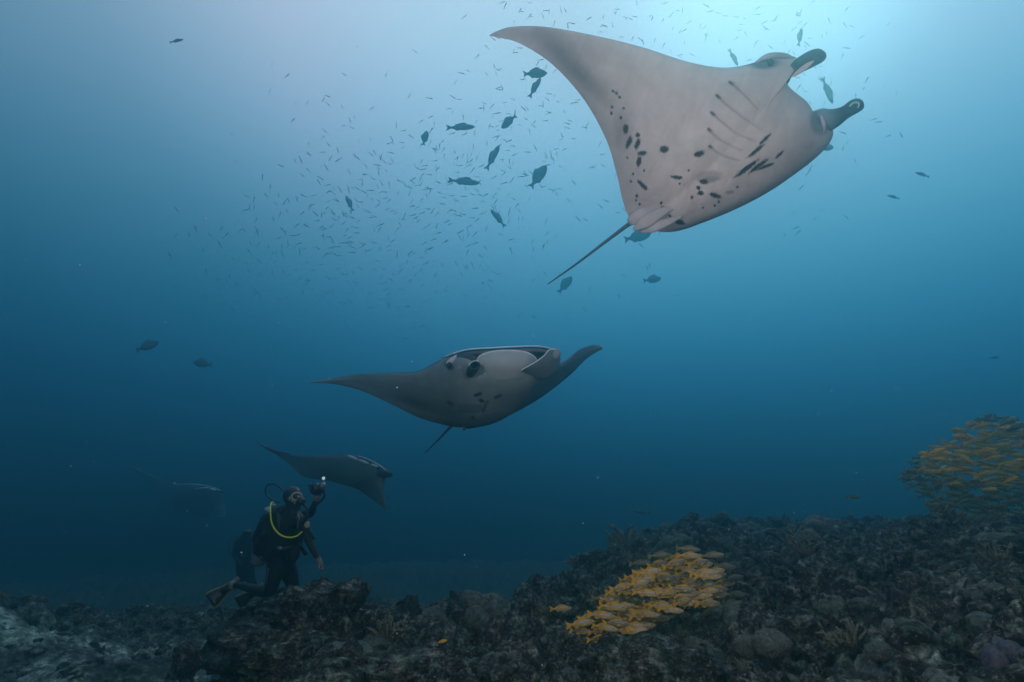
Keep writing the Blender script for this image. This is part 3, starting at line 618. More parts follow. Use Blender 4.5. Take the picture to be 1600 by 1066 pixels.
fb = SN[0]; ft = SN[1]; fV = np.vstack([fb[0], ft[0]]); fF = fb[1]+[tuple(q+len(fb[0]) for q in f) for f in ft[1]]; fC = np.vstack([c3, np.tile([.8, .34, .01], (len(ft[0]), 1))])
for k_n, (x, y, d) in enumerate(farp):
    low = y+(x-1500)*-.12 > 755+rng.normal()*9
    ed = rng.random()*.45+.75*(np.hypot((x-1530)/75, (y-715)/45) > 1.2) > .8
    hd_ = np.array([-1 if rng.random() < .45 else 1, rng.normal()*.45, rng.normal()*.22+.12*(1 if not low else 2)]); L_ = rng.uniform(.18, .25)
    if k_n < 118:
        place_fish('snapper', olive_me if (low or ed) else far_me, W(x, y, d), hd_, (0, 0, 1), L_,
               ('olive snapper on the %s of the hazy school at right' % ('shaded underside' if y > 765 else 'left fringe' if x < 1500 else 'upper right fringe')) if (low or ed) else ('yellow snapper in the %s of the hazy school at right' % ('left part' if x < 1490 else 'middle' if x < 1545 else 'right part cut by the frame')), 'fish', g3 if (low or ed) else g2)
    else:
        X_ = hd_/np.linalg.norm(hd_); Z_ = np.array([0, 0, 1.0])-X_*X_[2]; Z_ /= np.linalg.norm(Z_); Y_ = np.cross(Z_, X_)
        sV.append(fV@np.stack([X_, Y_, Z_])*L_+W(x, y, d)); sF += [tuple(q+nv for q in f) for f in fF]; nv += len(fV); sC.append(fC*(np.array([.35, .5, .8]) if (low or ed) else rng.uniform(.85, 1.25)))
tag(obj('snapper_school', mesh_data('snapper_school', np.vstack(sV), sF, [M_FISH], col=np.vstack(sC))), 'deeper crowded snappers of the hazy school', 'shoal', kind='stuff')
# larger dark fish in open water
M_DK = plain('dark_fish_skin', (.16, .22, .245), .5, .3, 6, 0, .4); M_BAIT = plain('bait_fish_skin', (.12, .17, .19), .6, .2, 6, 0, .3)
def dk(kind):
    S_ = fish_meshes(kind); return {'body': d_('body', S_[0], [M_DK]), 'tail_fin': d_('tail_fin', S_[1], [M_DK], None, False), 'dorsal_fin': d_('dorsal_fin', S_[2], [M_DK], None, False), 'anal_fin': d_('anal_fin', S_[3], [M_DK], None, False)}
DKM = dk('dark'); LGM = dk('long')
BIG = [  # x, y, length px, heading deg (image, ccw from right), depth, mesh, away component, label
 (836, 115, 38, 8, 9.0, DKM, .2, 'dark fish just left of the large manta wing, upper of a crossing pair'),
 (836, 137, 38, 62, 9.4, LGM, .2, 'dark fish nose up crossing beneath another left of the large manta wing'),
 (795, 190, 26, 205, 10.5, DKM, .9, 'stubby dark fish turning away, below the crossing pair'),
 (770, 246, 44, 63, 9.0, LGM, .1, 'slender dark fish climbing steeply left of the darkest plump fish'),
 (841, 276, 44, 55, 8.2, DKM, .1, 'darkest plump fish, right of the climbing slender fish'),
 (725, 284, 48, -4, 9.5, LGM, .1, 'long dark fish swimming level below the climbing slender fish'),
 (778, 341, 36, 128, 10.0, LGM, .2, 'grey fish slanting up to the left beneath the level long fish'),
 (546, 318, 30, 118, 10.5, LGM, .4, 'small dark fish with spread fins at the left part of the bait shoal'),
 (1293, 142, 42, -60, 11.0, LGM, .2, 'hazy fish diving between the two horns of the large manta'),
 (1250, 58, 32, 75, 14.0, LGM, .2, 'very faint upright fish in the glow above the manta head'),
 (1146, 90, 28, -55, 14.0, LGM, .2, 'very faint slanting fish just above the manta leading edge'),
 (996, 370, 44, 14, 12.0, DKM, .1, 'hazy fish just under the manta belly beside the tail root'),
 (1019, 437, 30, 9, 11.5, DKM, .2, 'hazy plump fish alone in blue water under the large manta'),
 (883, 445, 34, 50, 12.5, DKM, .2, 'faint fish climbing beside the end of the manta tail'),
 (1289, 230, 30, 2, 10.5, DKM, .2, 'dark fish half hidden behind the lower edge of the large manta head'),
 (1441, 273, 22, 160, 8.5, LGM, .1, 'small dark fish alone in open water at right, upper one'),
 (1396, 308, 18, 160, 10.5, LGM, .2, 'small faint fish alone in open water at right, lower one'),
 (230, 541, 36, 22, 7.5, DKM, .1, 'dark plump fish at the far left, higher of two above the diver'),
 (317, 568, 34, 172, 8.5, DKM, .2, 'dark fish heading left, lower of two above the diver'),
 (276, 64, 20, 20, 13.0, LGM, .2, 'tiny faint fish alone near the top left corner'),
 (664, 216, 26, 80, 13.5, DKM, .3, 'faint upright fish within the bait shoal, left of centre'),
 (720, 199, 44, 4, 13.5, LGM, .1, 'faint long level fish near the top of the bait shoal'),
 (1554, 559, 18, 5, 10.0, LGM, .2, 'small dim fish close to the right edge above the hazy school'),
 (1003, 800, 24, 175, 9.5, LGM, .2, 'dim long fish gliding over the drop behind the tight school'),
]
for x, y, lp, hd, d, me, aw, lab in BIG:
    h = math.cos(R(hd))*RGT+math.sin(R(hd))*UPV+aw*FWD; h /= np.linalg.norm(h)
    up = -math.sin(R(hd))*RGT+math.cos(R(hd))*UPV; up = up if up[2] > -.2 else -up
    d = d*1.45 if d > 7 else d; L = lp/FPX*d/max(.45, math.sqrt(1-(h@FWD)**2))
    place_fish('reef_fish', me, W(x, y, d), h, up+.15*RGT, L, lab, 'fish', None)
place_fish('reef_fish', DKM, W(1502, 905, 4.6), (-.1, .3, -1), (1, 0, .1), .20, 'dusky fish standing nose down against the reef slope at right', 'fish', None)
# bait shoal: 300 as things, the rest as one mass
tnV, tnF = fish_meshes('tiny')[0]; tl = fish_meshes('tiny')[1]; tn = (np.vstack([tnV, tl[0]*np.array([1, 1, .8])+np.array([.0, 0, 0])]), tnF+[tuple(a+len(tnV) for a in f) for f in tl[1]])
TINY = mesh_data('bait_fish', tn[0], tn[1], [M_BAIT])
def shoal_pt():
    k = rng.random()
    if k < .52:
        t = rng.normal(); q = rng.normal(); x = 665+t*190; y = 290-t*62+q*82
    elif k < .66: x = rng.uniform(700, 1300); y = abs(rng.normal())*80
    elif k < .90: x = rng.normal(590, 190); y = rng.normal(420, 52)
    else: x = rng.normal(1250, 80); y = rng.normal(160, 90)
    return x, y
n_t = 0; big = []; rest = []
pts = []
while len(pts) < 1050:
    x, y = shoal_pt()
    if 5 < x < 1595 and 3 < y < 540 and not (x < 255): pts.append((x, y, rng.uniform(10.5, 19.0)))
pts.sort(key=lambda p: p[2])
accV = []; accF = []; nv = 0
for k, (x, y, d) in enumerate(pts):
    a = 3.2*float(perlin(np.array([x/150, y/110, 2.5])))+rng.normal()*.55+(0 if rng.random() < .75 else rng.uniform(0, 6.28))+.3; dp = rng.uniform(-.6, .6)
    h = math.cos(a)*RGT+math.sin(a)*UPV+dp*FWD; h /= np.linalg.norm(h); L = rng.uniform(.0085, .014)*min(d, 15)*(.75 if y > 400 else 1)
    if k < 300: place_fish('bait_fish', {'body': TINY}, W(x, y, d), h, (0.1, 0, 1.0), L, 'tiny dark slender fish scattered through the loose bait shoal in blue water', 'fish', 'tiny fish of the loose bait shoal')
    else:
        X_ = h; Zv = np.array([.1, .05, 1.0]); Zv = Zv-X_*(Zv@X_); Zv /= np.linalg.norm(Zv); Y_ = np.cross(Zv, X_)
        accV.append((tn[0]@np.stack([X_, Y_, Zv]))*L+W(x, y, d)); accF += [tuple(q+nv for q in f) for f in tn[1]]; nv += len(tn[0])
o = obj('bait_shoal', mesh_data('bait_shoal', np.vstack(accV), accF, [M_BAIT])); tag(o, 'farther tiny dark fish thinning out through the bait shoal', 'shoal', kind='stuff')

# ------------------------------------------------------------------ reef rocks and corals
def rock_mesh(name, seed, sub=4, rough=.35, flat=.75, ridged=True, m=None, freq=1.3):
    bm = bmesh.new(); bmesh.ops.create_icosphere(bm, subdivisions=sub, radius=1); V = np.array([v.co for v in bm.verts])
    q = V*freq+seed*13.7; d = 1+rough*perlin(q)+rough*.8*perlin(q*2.1+4)
    if ridged: d = d-rough*.55*np.abs(perlin(q*3.7))+rough*.35*np.abs(perlin(q*8+2))+rough*.16*perlin(q*17)
    V = V*d[:, None]; V[:, 2] *= flat
    for v, c_ in zip(bm.verts, V): v.co = c_
    me = bpy.data.meshes.new(name); bm.to_mesh(me); bm.free(); me.polygons.foreach_set('use_smooth', np.ones(len(me.polygons), dtype=bool)); me.materials.append(m or M_REEF); return me
ROCKS = [rock_mesh('coral_rock', s, 4, .42, .7) for s in range(9)]
def lobes_mesh(name, seed, n, m, r0=.42):
    """coral colony: a cluster of rounded knobs grown from one base"""
    rs = np.random.default_rng(seed); bm = bmesh.new()
    for k in range(n):
        a = rs.uniform(0, 2*np.pi); rd = rs.uniform(0, .75)**.8; r = r0*rs.uniform(.5, 1)
        M = Matrix.Translation((math.cos(a)*rd, math.sin(a)*rd, .35*(1-rd)+rs.uniform(-.05, .15))) @ Matrix.Diagonal((r, r, r*rs.uniform(.9, 1.5), 1))
        bmesh.ops.create_icosphere(bm, subdivisions=3, radius=1, matrix=M)
    V = np.array([v.co for v in bm.verts]); d = .07*perlin(V*4+seed)+.035*perlin(V*11+seed)
    nrm = V/np.linalg.norm(V, axis=1)[:, None]
    for v, c_ in zip(bm.verts, V+nrm*d[:, None]): v.co = c_
    me = bpy.data.meshes.new(name); bm.to_mesh(me); bm.free(); me.polygons.foreach_set('use_smooth', np.ones(len(me.polygons), dtype=bool)); me.materials.append(m); return me
M_BRN = plain('branching_coral_skin', (.13, .13, .09), .8, .5, 8, .006, .2)
def branch_mesh(name, seed):
    rs = np.random.default_rng(seed); bV = []; bF = []; nv = 0
    for k in range(26):
        a = rs.uniform(0, 2*np.pi); tl_ = rs.uniform(.1, 1.0); p0 = np.array([math.cos(a)*.15, math.sin(a)*.15, -.1]); p2 = np.array([math.cos(a)*tl_, math.sin(a)*tl_, rs.uniform(.45, .9)]); p1 = (p0+p2)/2+rs.normal(size=3)*.1
        V, F = tube(cr([p0, p1, p2], 6), np.linspace(.10, .045, 6), 6); bV.append(V); bF += [tuple(q+nv for q in f) for f in F]; nv += len(V)
        for _ in range(2):
            e = p1+(p2-p1)*rs.uniform(.2, .8); V, F = tube(np.array([e, e+rs.normal(size=3)*.12+np.array([0, 0, .1])]), [.05, .03], 5); bV.append(V); bF += [tuple(q+nv for q in f) for f in F]; nv += len(V)
    return mesh_data(name, np.vstack(bV), bF, [M_BRN])
LOBES = [lobes_mesh('knobbly_coral', s, 14, M_DOME) for s in range(4)]; BRN = [branch_mesh('branching_coral', s) for s in range(3)]
DOME = [rock_mesh('brain_coral', 40+s, 4, .16, .85, True, M_DOME) for s in range(3)]
def put(name, me, x, y, s, sink, label, cat, group, tilt=.3, z=None, sz=1.0):
    o = bpy.data.objects.new(name, me); C.objects.link(o)
    h = float(seabed_h(np.array([x]), np.array([y]), False)[0]) if z is None else z
    o.location = (x, y, h-sink*s*.5+.25*s); o.scale = (s*rng.uniform(.85, 1.2), s*rng.uniform(.85, 1.2), s*sz*rng.uniform(.8, 1.15)); o.rotation_euler = (rng.normal()*tilt, rng.normal()*tilt, rng.uniform(0, 6.28)); return tag(o, label, cat, group)
kinds = [('coral_rock', ROCKS, 'dark encrusted coral rock lying among rubble, %s', 'rock', 'encrusted rocks of the reef slope', .40, .7),
         ('knobbly_coral', LOBES, 'knobbly grey green coral colony on the reef, %s', 'coral', 'knobbly corals of the reef slope', .25, .8),
         ('branching_coral', BRN, 'low bushy branching coral clump on the reef, %s', 'coral', 'branching corals of the reef slope', .12, .6),
         ('brain_coral', DOME, 'smooth rounded dome coral head on the reef, %s', 'coral', 'dome corals of the reef slope', .13, .7)]
cnt = 0
while cnt < 460:
    y = 2.5+11*rng.random()**1.5; x = rng.uniform(-.42, 1.0)*y
    if sand_mask(np.array([x]), np.array([y]))[0] > .35: continue
    if abs(x-(-1.6)) < .5 and abs(y-6.2) < .8: continue
    k = rng.choice(4, p=[.6, .25, .10, .05]); nm, ms, lab, ct, gp, _, sk = kinds[k]
    s = rng.uniform(.05, .15)*(1+.10*y)*(1.25 if rng.random() < .12 else 1)
    zn = 'far dim ridge' if y > 8 else 'middle of the slope' if y > 4.8 else 'near slope at bottom %s' % ('right' if x/y > .5 else 'centre' if x/y > 0 else 'left, by the boulders')
    put(nm, ms[rng.integers(len(ms))], x, y, s, sk, lab % zn, ct, gp); cnt += 1
for _ in range(100):
    x = -rng.uniform(1.2, 5.0); y = rng.uniform(3.2, 7.0)
    if x/y < -1.0: continue
    put('rubble_stone', ROCKS[rng.integers(9)], x, y, rng.uniform(.03, .10), .8, 'dull stone half buried in the pale sand at lower left', 'stone', 'stones on the pale sand')
# rubble too small and too many to count
rv = [rock_mesh('rubble', 60+q, 2, .5, .75) for q in range(6)]
rvd = []
for me in rv:
    a = np.empty(len(me.vertices)*3, dtype=np.float32); me.vertices.foreach_get('co', a); f = np.empty(len(me.polygons)*3, dtype=np.int32); me.polygons.foreach_get('vertices', f); rvd.append((a.reshape(-1, 3), f.reshape(-1, 3)))
    bpy.data.meshes.remove(me)
aV = []; aF = []; nv = 0; K_ = 3400
yy = 2.0+10*rng.random(K_)**1.6; xx = rng.uniform(-.98, 1.02, K_)*yy; smk = sand_mask(xx, yy); hh_ = seabed_h(xx, yy, False); keep = rng.random(K_) > smk*.72
for x, y, z, q, s0 in zip(xx[keep], yy[keep], hh_[keep], rng.integers(0, 6, keep.sum()), smk[keep]):
    a, f = rvd[q]; r = rng.uniform(.018, .062)*(1+.12*y)*(1-.35*s0); t = rng.uniform(0, 6.28); ct, st_ = math.cos(t), math.sin(t); b = a*r*rng.uniform(.7, 1.3, 3)
    aV.append(np.stack([b[:, 0]*ct-b[:, 1]*st_+x, b[:, 0]*st_+b[:, 1]*ct+y, b[:, 2]+z+.25*r], -1)); aF.append(f+nv); nv += len(a)
tag(obj('coral_rubble', mesh_data('coral_rubble', np.vstack(aV), np.vstack(aF), [M_REEF])), 'broken coral rubble strewn over the seabed', 'rubble', kind='stuff')
# the big rock beside the diver with its flat overhanging cap
def big_rock(name, c, ax, seed, label, cap=False, sub=6, rough=.33):
    bm = bmesh.new(); bmesh.ops.create_icosphere(bm, subdivisions=sub, radius=1); V = np.array([v.co for v in bm.verts])
    V = np.sign(V)*np.abs(V)**.72
    q = V*1.1+seed; d = 1+rough*perlin(q)+.22*perlin(q*2.3+3)-.16*np.abs(perlin(q*4.5))+.07*np.abs(perlin(q*10+1))+.035*perlin(q*24)+.018*perlin(q*55)
    if cap: d = d*(1+.12*sm(V[:, 2], .35, .6)-.06*np.exp(-((V[:, 2]-.30)/.13)**2))
    V = V*d[:, None]*np.array(ax)
    if cap: V[:, 2] = np.minimum(V[:, 2], ax[2]*.84+.10*V[:, 0]+.022*perlin(V*22)+.10*perlin(V*5)+.03*np.abs(perlin(V*11)))
    for v, c_ in zip(bm.verts, V): v.co = c_
    me = bpy.data.meshes.new(name); bm.to_mesh(me); bm.free(); me.polygons.foreach_set('use_smooth', np.ones(len(me.polygons), dtype=bool)); me.materials.append(M_REEF)
    o = bpy.data.objects.new(name, me); C.objects.link(o); o.location = c; return tag(o, label, 'rock')
c = W(503, 978, 4.9); big_rock('boulder', c, (.315, .34, .36), 3.3, 'big dark boulder with a flat overhanging top right beside the kneeling diver', True)
c = W(465, 1030, 4.3); big_rock('boulder', c, (.34, .30, .17), 8.1, 'rough pale crusted boulder at the foot of the flat topped boulder')
c = W(620, 1060, 3.9); big_rock('boulder', c, (.42, .30, .15), 12.4, 'low crusted rock at the bottom edge, right of the boulders')
c = W(1010, 1050, 3.8); big_rock('boulder', c, (.40, .30, .18), 21.0, 'dark crusted rock right under the tight yellow school')
c = W(572, 985, 5.3); big_rock('boulder', c, (.30, .28, .20), 31.0, 'dim low rock just right of the flat topped boulder', sub=5)
c = W(432, 962, 6.3); big_rock('boulder', c, (.42, .40, .17), 44.0, 'low dark rock under the knees of the kneeling diver', sub=5)
c = W(385, 1010, 5.4); big_rock('boulder', c, (.36, .30, .17), 47.0, 'dim dark rock left of the boulders at the edge of the sand', sub=5)
c = W(290, 1035, 4.7); big_rock('boulder', c, (.10, .10, .13), 17.0, 'small upright rock standing on the edge of the pale sand', sub=5)
for (px_, py_, d, s, nm, lab) in ((1205, 1005, 3.4, .10, 'brain_coral', 'pair of pale round coral heads near the bottom, right of the school, larger one'), (1168, 1010, 3.5, .08, 'brain_coral', 'bluish round coral head left of the larger pale one near the bottom'),
                                 (1372, 1018, 3.2, .07, 'brain_coral', 'small bluish round coral head above a yellow-green knob, bottom right'), (1285, 865, 7.0, .17, 'brain_coral', 'dim upright dome coral in the middle of the reef slope'),
                                 (1268, 955, 4.6, .12, 'brain_coral', 'greenish dome coral at the crest of the near reef')):
    o = put(nm, DOME[rng.integers(3)], 0, 0, s, 0, lab, 'coral', None, .15, 0); o.location = W(px_, py_, d)
for (px_, py_, d, s) in ((1575, 1010, 2.6, .10), (1540, 1050, 2.5, .09), (1592, 1055, 2.4, .10), (1598, 980, 2.8, .10)):
    pass
LS = lobes_mesh('lobed_coral', 9, 16, M_SOFT, .36)
o = put('lobed_coral', LS, 0, 0, .17, 0, 'smooth grey purple lobed coral in the bottom right corner', 'coral', None, .1, 0); o.location = W(1590, 1050, 2.6)
# marine snow
sV = []; sF = []; nv = 0; oc = np.array([(1, 0, 0), (-1, 0, 0), (0, 1, 0), (0, -1, 0), (0, 0, 1), (0, 0, -1)], float); of = [(0, 2, 4), (2, 1, 4), (1, 3, 4), (3, 0, 4), (2, 0, 5), (1, 2, 5), (3, 1, 5), (0, 3, 5)]
for _ in range(2600):
    d = rng.uniform(1.3, 6.0); P = W(rng.uniform(-100, 1700), 1066*(rng.random()**.75), d)
    if P[2] < .9 and False: continue
    r = rng.uniform(.0006, .0016)*d*(2.2 if rng.random() < .04 else 1)*rng.uniform(.25, .6); sV.append(oc*r*rng.uniform(.6, 1.3, 3)+P); sF += [tuple(q+nv for q in f) for f in of]; nv += 6
M_SNOW = plain('marine_snow', (.55, .58, .58), .8, .2, 30)
tag(obj('marine_snow', mesh_data('marine_snow', np.vstack(sV), sF, [M_SNOW])), 'pale specks of plankton drifting in the water', 'plankton', kind='stuff')


# ------------------------------------------------------------------ divers
M_SUIT = plain('wetsuit', (.006, .008, .010), .55, .3, 25, .003, .35)
M_FACE = plain('bare_skin', (.27, .20, .17), .6, .12, 20)
M_BLK = plain('black_rubber', (.008, .009, .011), .4, .2, 15, 0, .5)
M_VEST = plain('vest_fabric', (.011, .013, .018), .75, .4, 30, .004, .2)
M_HOSE = plain('yellow_hose', (.72, .80, .03), .4, .05, 10)
M_TANK = plain('tank_metal', (.16, .22, .26), .38, .12, 8, 0, .6, .4)
M_FINY = plain('fin_yellow', (.30, .26, .05), .5, .25, 10)
M_GLASS = plain('mask_frame', (.34, .36, .26), .4, .15, 10)
def skin_mesh(name, nodes, edges, rad, mats, parent, root=0, sub=2, split=None):
    bm = bmesh.new(); vs = [bm.verts.new(tuple(p)) for p in nodes]
    for a, b in edges: bm.edges.new((vs[a], vs[b]))
    me = bpy.data.meshes.new(name+'_graph'); bm.to_mesh(me); bm.free()
    o = bpy.data.objects.new(name, me); C.objects.link(o)
    s = o.modifiers.new('skin', 'SKIN'); s.use_smooth_shade = True
    for k, r in enumerate(rad):
        sv = me.skin_vertices[0].data[k]; r = r if isinstance(r, tuple) else (r, r); sv.radius = r; sv.use_root = (k == root)
    sd = o.modifiers.new('sub', 'SUBSURF'); sd.levels = sub; sd.render_levels = sub
    dg = bpy.context.evaluated_depsgraph_get(); nm = bpy.data.meshes.new_from_object(o.evaluated_get(dg)); nm.name = name
    o.modifiers.clear(); o.data = nm; nm.materials.clear()
    for m in mats: nm.materials.append(m)
    nm.polygons.foreach_set('use_smooth', np.ones(len(nm.polygons), dtype=bool))
    if split: 
        for p in nm.polygons: p.material_index = split(np.array(p.center))
    if parent is not None: o.parent = parent; o.matrix_parent_inverse = parent.matrix_world.inverted()
    return o
D = 6.35
dv = empty('person', W(430, 930, D), 'diver in black wetsuit with yellow hose, kneeling by the flat boulder, aiming a camera', 'diver')
N_ = {}; nodes = []; rad = []; edges = []
def nd(key, p, r, to=None):
    N_[key] = len(nodes); nodes.append(W(*p)); rad.append(r)
    if to is not None: edges.append((N_[to], N_[key]))
nd('pelvis', (440, 884, D), .135); nd('waist', (437, 862, D), .13, 'pelvis'); nd('chest', (440, 832, D-.02), .16, 'waist'); nd('upper', (448, 808, D-.02), .15, 'chest'); nd('neck', (456, 794, D-.02), .062, 'upper')
nd('head', (461, 780, D-.04), .098, 'neck'); nd('crown', (460, 770, D-.04), .085, 'head')
nd('sh_l', (472, 814, D-.12), .068, 'upper'); nd('el_l', (483, 846, D-.16), .047, 'sh_l'); nd('fa_l', (491, 862, D-.2), .04, 'el_l'); nd('wr_l', (498, 874, D-.22), .027, 'fa_l'); nd('pa_l', (502, 882, D-.22), .032, 'wr_l')
nd('sh_r', (466, 806, D+.12), .066, 'upper'); nd('el_r', (486, 803, D-.05), .046, 'sh_r'); nd('wr_r', (494, 782, D-.22), .03, 'el_r'); nd('pa_r', (495, 774, D-.25), .033, 'wr_r')
nd('hip_a', (430, 892, D-.08), .105, 'pelvis'); nd('kn_a', (421, 927, D-.12), .068, 'hip_a'); nd('ca_a', (398, 921, D+.10), .058, 'kn_a'); nd('an_a', (371, 914, D+.28), .038, 'ca_a'); nd('fo_a', (360, 916, D+.32), .04, 'an_a')
nd('hip_b', (452, 892, D+.08), .105, 'pelvis'); nd('kn_b', (459, 922, D+.02), .068, 'hip_b'); nd('ca_b', (436, 926, D+.35), .058, 'kn_b'); nd('an_b', (410, 922, D+.62), .038, 'ca_b'); nd('fo_b', (400, 924, D+.70), .04, 'an_b')
for k, (dx, dy, l) in enumerate(((-2.4, 8, 1.0), (-.6, 9.5, 1), (1.2, 9.5, 1), (2.8, 8, 1))):
    nd('f%d' % k, (502+dx*.6, 882+dy*.45, D-.22), .010, 'pa_l'); nd('g%d' % k, (502+dx*1.05, 882+dy, D-.23), .008, 'f%d' % k)
nd('th', (498.5, 885, D-.25), .011, 'pa_l'); nd('th2', (499, 889, D-.27), .009, 'th')
for k, (dx, dy) in enumerate(((-3.4, -3), (-1.6, -5.2), (.6, -5.6), (2.8, -4.2))):
    nd('r%d' % k, (495+dx*.7, 774+dy*.6, D-.28), .010, 'pa_r'); nd('s%d' % k, (495+dx*1.2, 774+dy*1.1, D-.33), .008, 'r%d' % k)
nd('rt', (499, 775, D-.27), .011, 'pa_r'); nd('rt2', (501, 772, D-.30), .009, 'rt')
hl = nodes[N_['pa_l']]; hr = nodes[N_['pa_r']]; hh = W(463, 777, D-.13)
def split(c):
    if np.linalg.norm(c-hl) < .085 or np.linalg.norm(c-hr) < .075: return 1
    if np.linalg.norm(c-hh) < .085: return 1
    return 0
skin_mesh('body', nodes, edges, rad, [M_SUIT, M_FACE], dv, 0, 2, split)
def part(name, VF, m, label=None, par=dv): return mesh_or(name, VF, [m], par, None, label)
E3 = lambda a, b, c_: (np.array([a, 0, 0]), np.array([0, b, 0]), np.array([0, 0, c_]))
# hair / hood
part('hair', ellip(W(457, 775, D-.0), (np.array([.10, 0, .02]), np.array([0, .10, 0]), np.array([-.02, 0, .105])), 18, 12), M_BLK)
# face features under the mask
part('nose', ellip(W(466, 777, D-.15), E3(.016, .02, .022), 8, 6), M_FACE)
part('ear', ellip(W(453, 780, D-.10), E3(.012, .02, .03), 8, 6), M_FACE)
# mask: frame ring with lens
ctr = W(463.5, 776, D-.15); ax1 = np.array([.93, .3, .12]); ax2 = np.array([-.12, -.05, .98])
ring = np.array([ctr+.052*math.cos(t)*ax1+.04*math.sin(t)*ax2 for t in np.linspace(0, 2*np.pi, 22)])
mk = part('diving_mask', tube(ring, .013, 8), M_GLASS, 'pale rimmed diving mask'); part('lens', ellip(ctr+np.array([0, .012, 0]), (.046*ax1, np.array([0, .006, 0]), .034*ax2), 14, 6), M_EYE, None, mk)
part('strap', tube(wpath([(468, 777, D-.12), (461, 773, D-.14), (452, 776, D-.08), (449, 778, D+.02)], 12), .008, 6), M_BLK, None, mk)
part('regulator', ellip(W(470, 784, D-.16), (np.array([.05, 0, .015]), np.array([0, .05, 0]), np.array([-.01, 0, .042])), 14, 8), M_BLK)
part('breathing_hose', tube(wpath([(472, 786, D-.15), (480, 795, D-.2), (480, 808, D-.25), (472, 818, D-.2), (462, 815, D-.1)], 30), .014, 8), M_BLK)
# vest: bulky shell round the torso, shoulder straps and pockets
rings = []
for (x, y, rx, ry) in ((449, 792, .085, .12), (446, 798, .17, .17), (444, 806, .225, .20), (440, 820, .255, .22), (436, 836, .265, .235), (434, 850, .26, .235), (434, 862, .235, .22), (437, 872, .19, .18), (438, 876, .15, .15)):
    c_ = W(x, y, D+.03); th = np.linspace(0, 2*np.pi, 40, endpoint=False); w = 1+.05*np.sin(th*5+y*.2)+.03*np.sin(th*9+y)
    rings.append(c_+np.stack([rx*np.cos(th)*w, ry*np.sin(th)*w, .02*np.sin(th*3+y)], -1))
R2 = [cr(np.array([r[k] for r in rings]), 34) for k in range(40)]; rings = [np.array([R2[k][j] for k in range(40)]) for j in range(34)]
ve = part('buoyancy_vest', loft(rings), M_VEST)
for x, y in ((420, 862), (458, 866)): part('pocket', ellip(W(x, y, D-.16), (np.array([.075, 0, .01]), np.array([0, .06, 0]), np.array([0, 0, .085])), 14, 10), M_VEST, None, ve)
part('strap', tube(wpath([(434, 798, D-.12), (437, 815, D-.22), (436, 838, D-.24)], 14), .022, 8, .35), M_BLK, None, ve)
part('strap', tube(wpath([(464, 802, D-.12), (467, 820, D-.22), (460, 840, D-.24)], 14), .022, 8, .35), M_BLK, None, ve)
part('waist_strap', tube(wpath([(418, 856, D-.12), (436, 858, D-.25), (456, 855, D-.2)], 14), .022, 8, .35, Uv), M_BLK, None, ve)
part('buckle', ellip(W(437, 857, D-.275), E3(.03, .012, .022), 8, 6), M_TANK, None, ve)
# cylinder on the back with valve
P = wpath([(404, 879, D+.18), (405, 872, D+.18), (412, 840, D+.22), (423, 806, D+.22), (425, 797, D+.22), (426, 793, D+.22)], 30)
rt = np.interp(np.linspace(0, 1, 30), [0, .06, .12, .82, .92, 1], [.055, .082, .088, .088, .06, .02])
tk = part('air_tank', tube(P, rt, 20), M_TANK); part('valve', ellip(W(427, 791, D+.2), E3(.03, .04, .03), 10, 8), M_TANK, None, tk)
part('tank_boot', tube(P[:4], rt[:4]*1.06, 20), M_BLK, None, tk); part('tank_band', tube(P[12:15], .094, 20), M_BLK, None, tk)
# hoses
part('yellow_hose', tube(wpath([(427, 785, D-.12), (423.5, 787, D-.2), (422.5, 798, D-.27), (424, 815, D-.30), (430, 828, D-.32), (440, 837, D-.33), (452, 840, D-.33), (463, 838, D-.32), (472, 831, D-.30)], 60), .0085, 8), M_HOSE, 'bright yellow hose looping across the chest')
part('looped_hose', tube(wpath([(452, 776, D+.08), (441, 765, D+.1), (430, 757, D+.12), (420, 757, D+.14), (415, 763, D+.15), (416, 772, D+.15), (424, 780, D+.14), (436, 785, D+.1)], 50), .0095, 8), M_BLK, 'black hose looping up behind the head')
gg = part('gauge', ellip(W(480, 820, D-.22), (np.array([.032, 0, .01]), np.array([0, .02, 0]), np.array([-.01, 0, .036])), 12, 8), M_GLASS); part('gauge_hose', tube(wpath([(482, 826, D-.22), (488, 838, D-.22), (491, 842, D-.2)], 10), .014, 8), M_BLK, None, gg)
part('inflator', tube(wpath([(478, 866, D-.1), (472, 858, D-.15), (466, 850, D-.2)], 10), .022, 8), M_BLK)
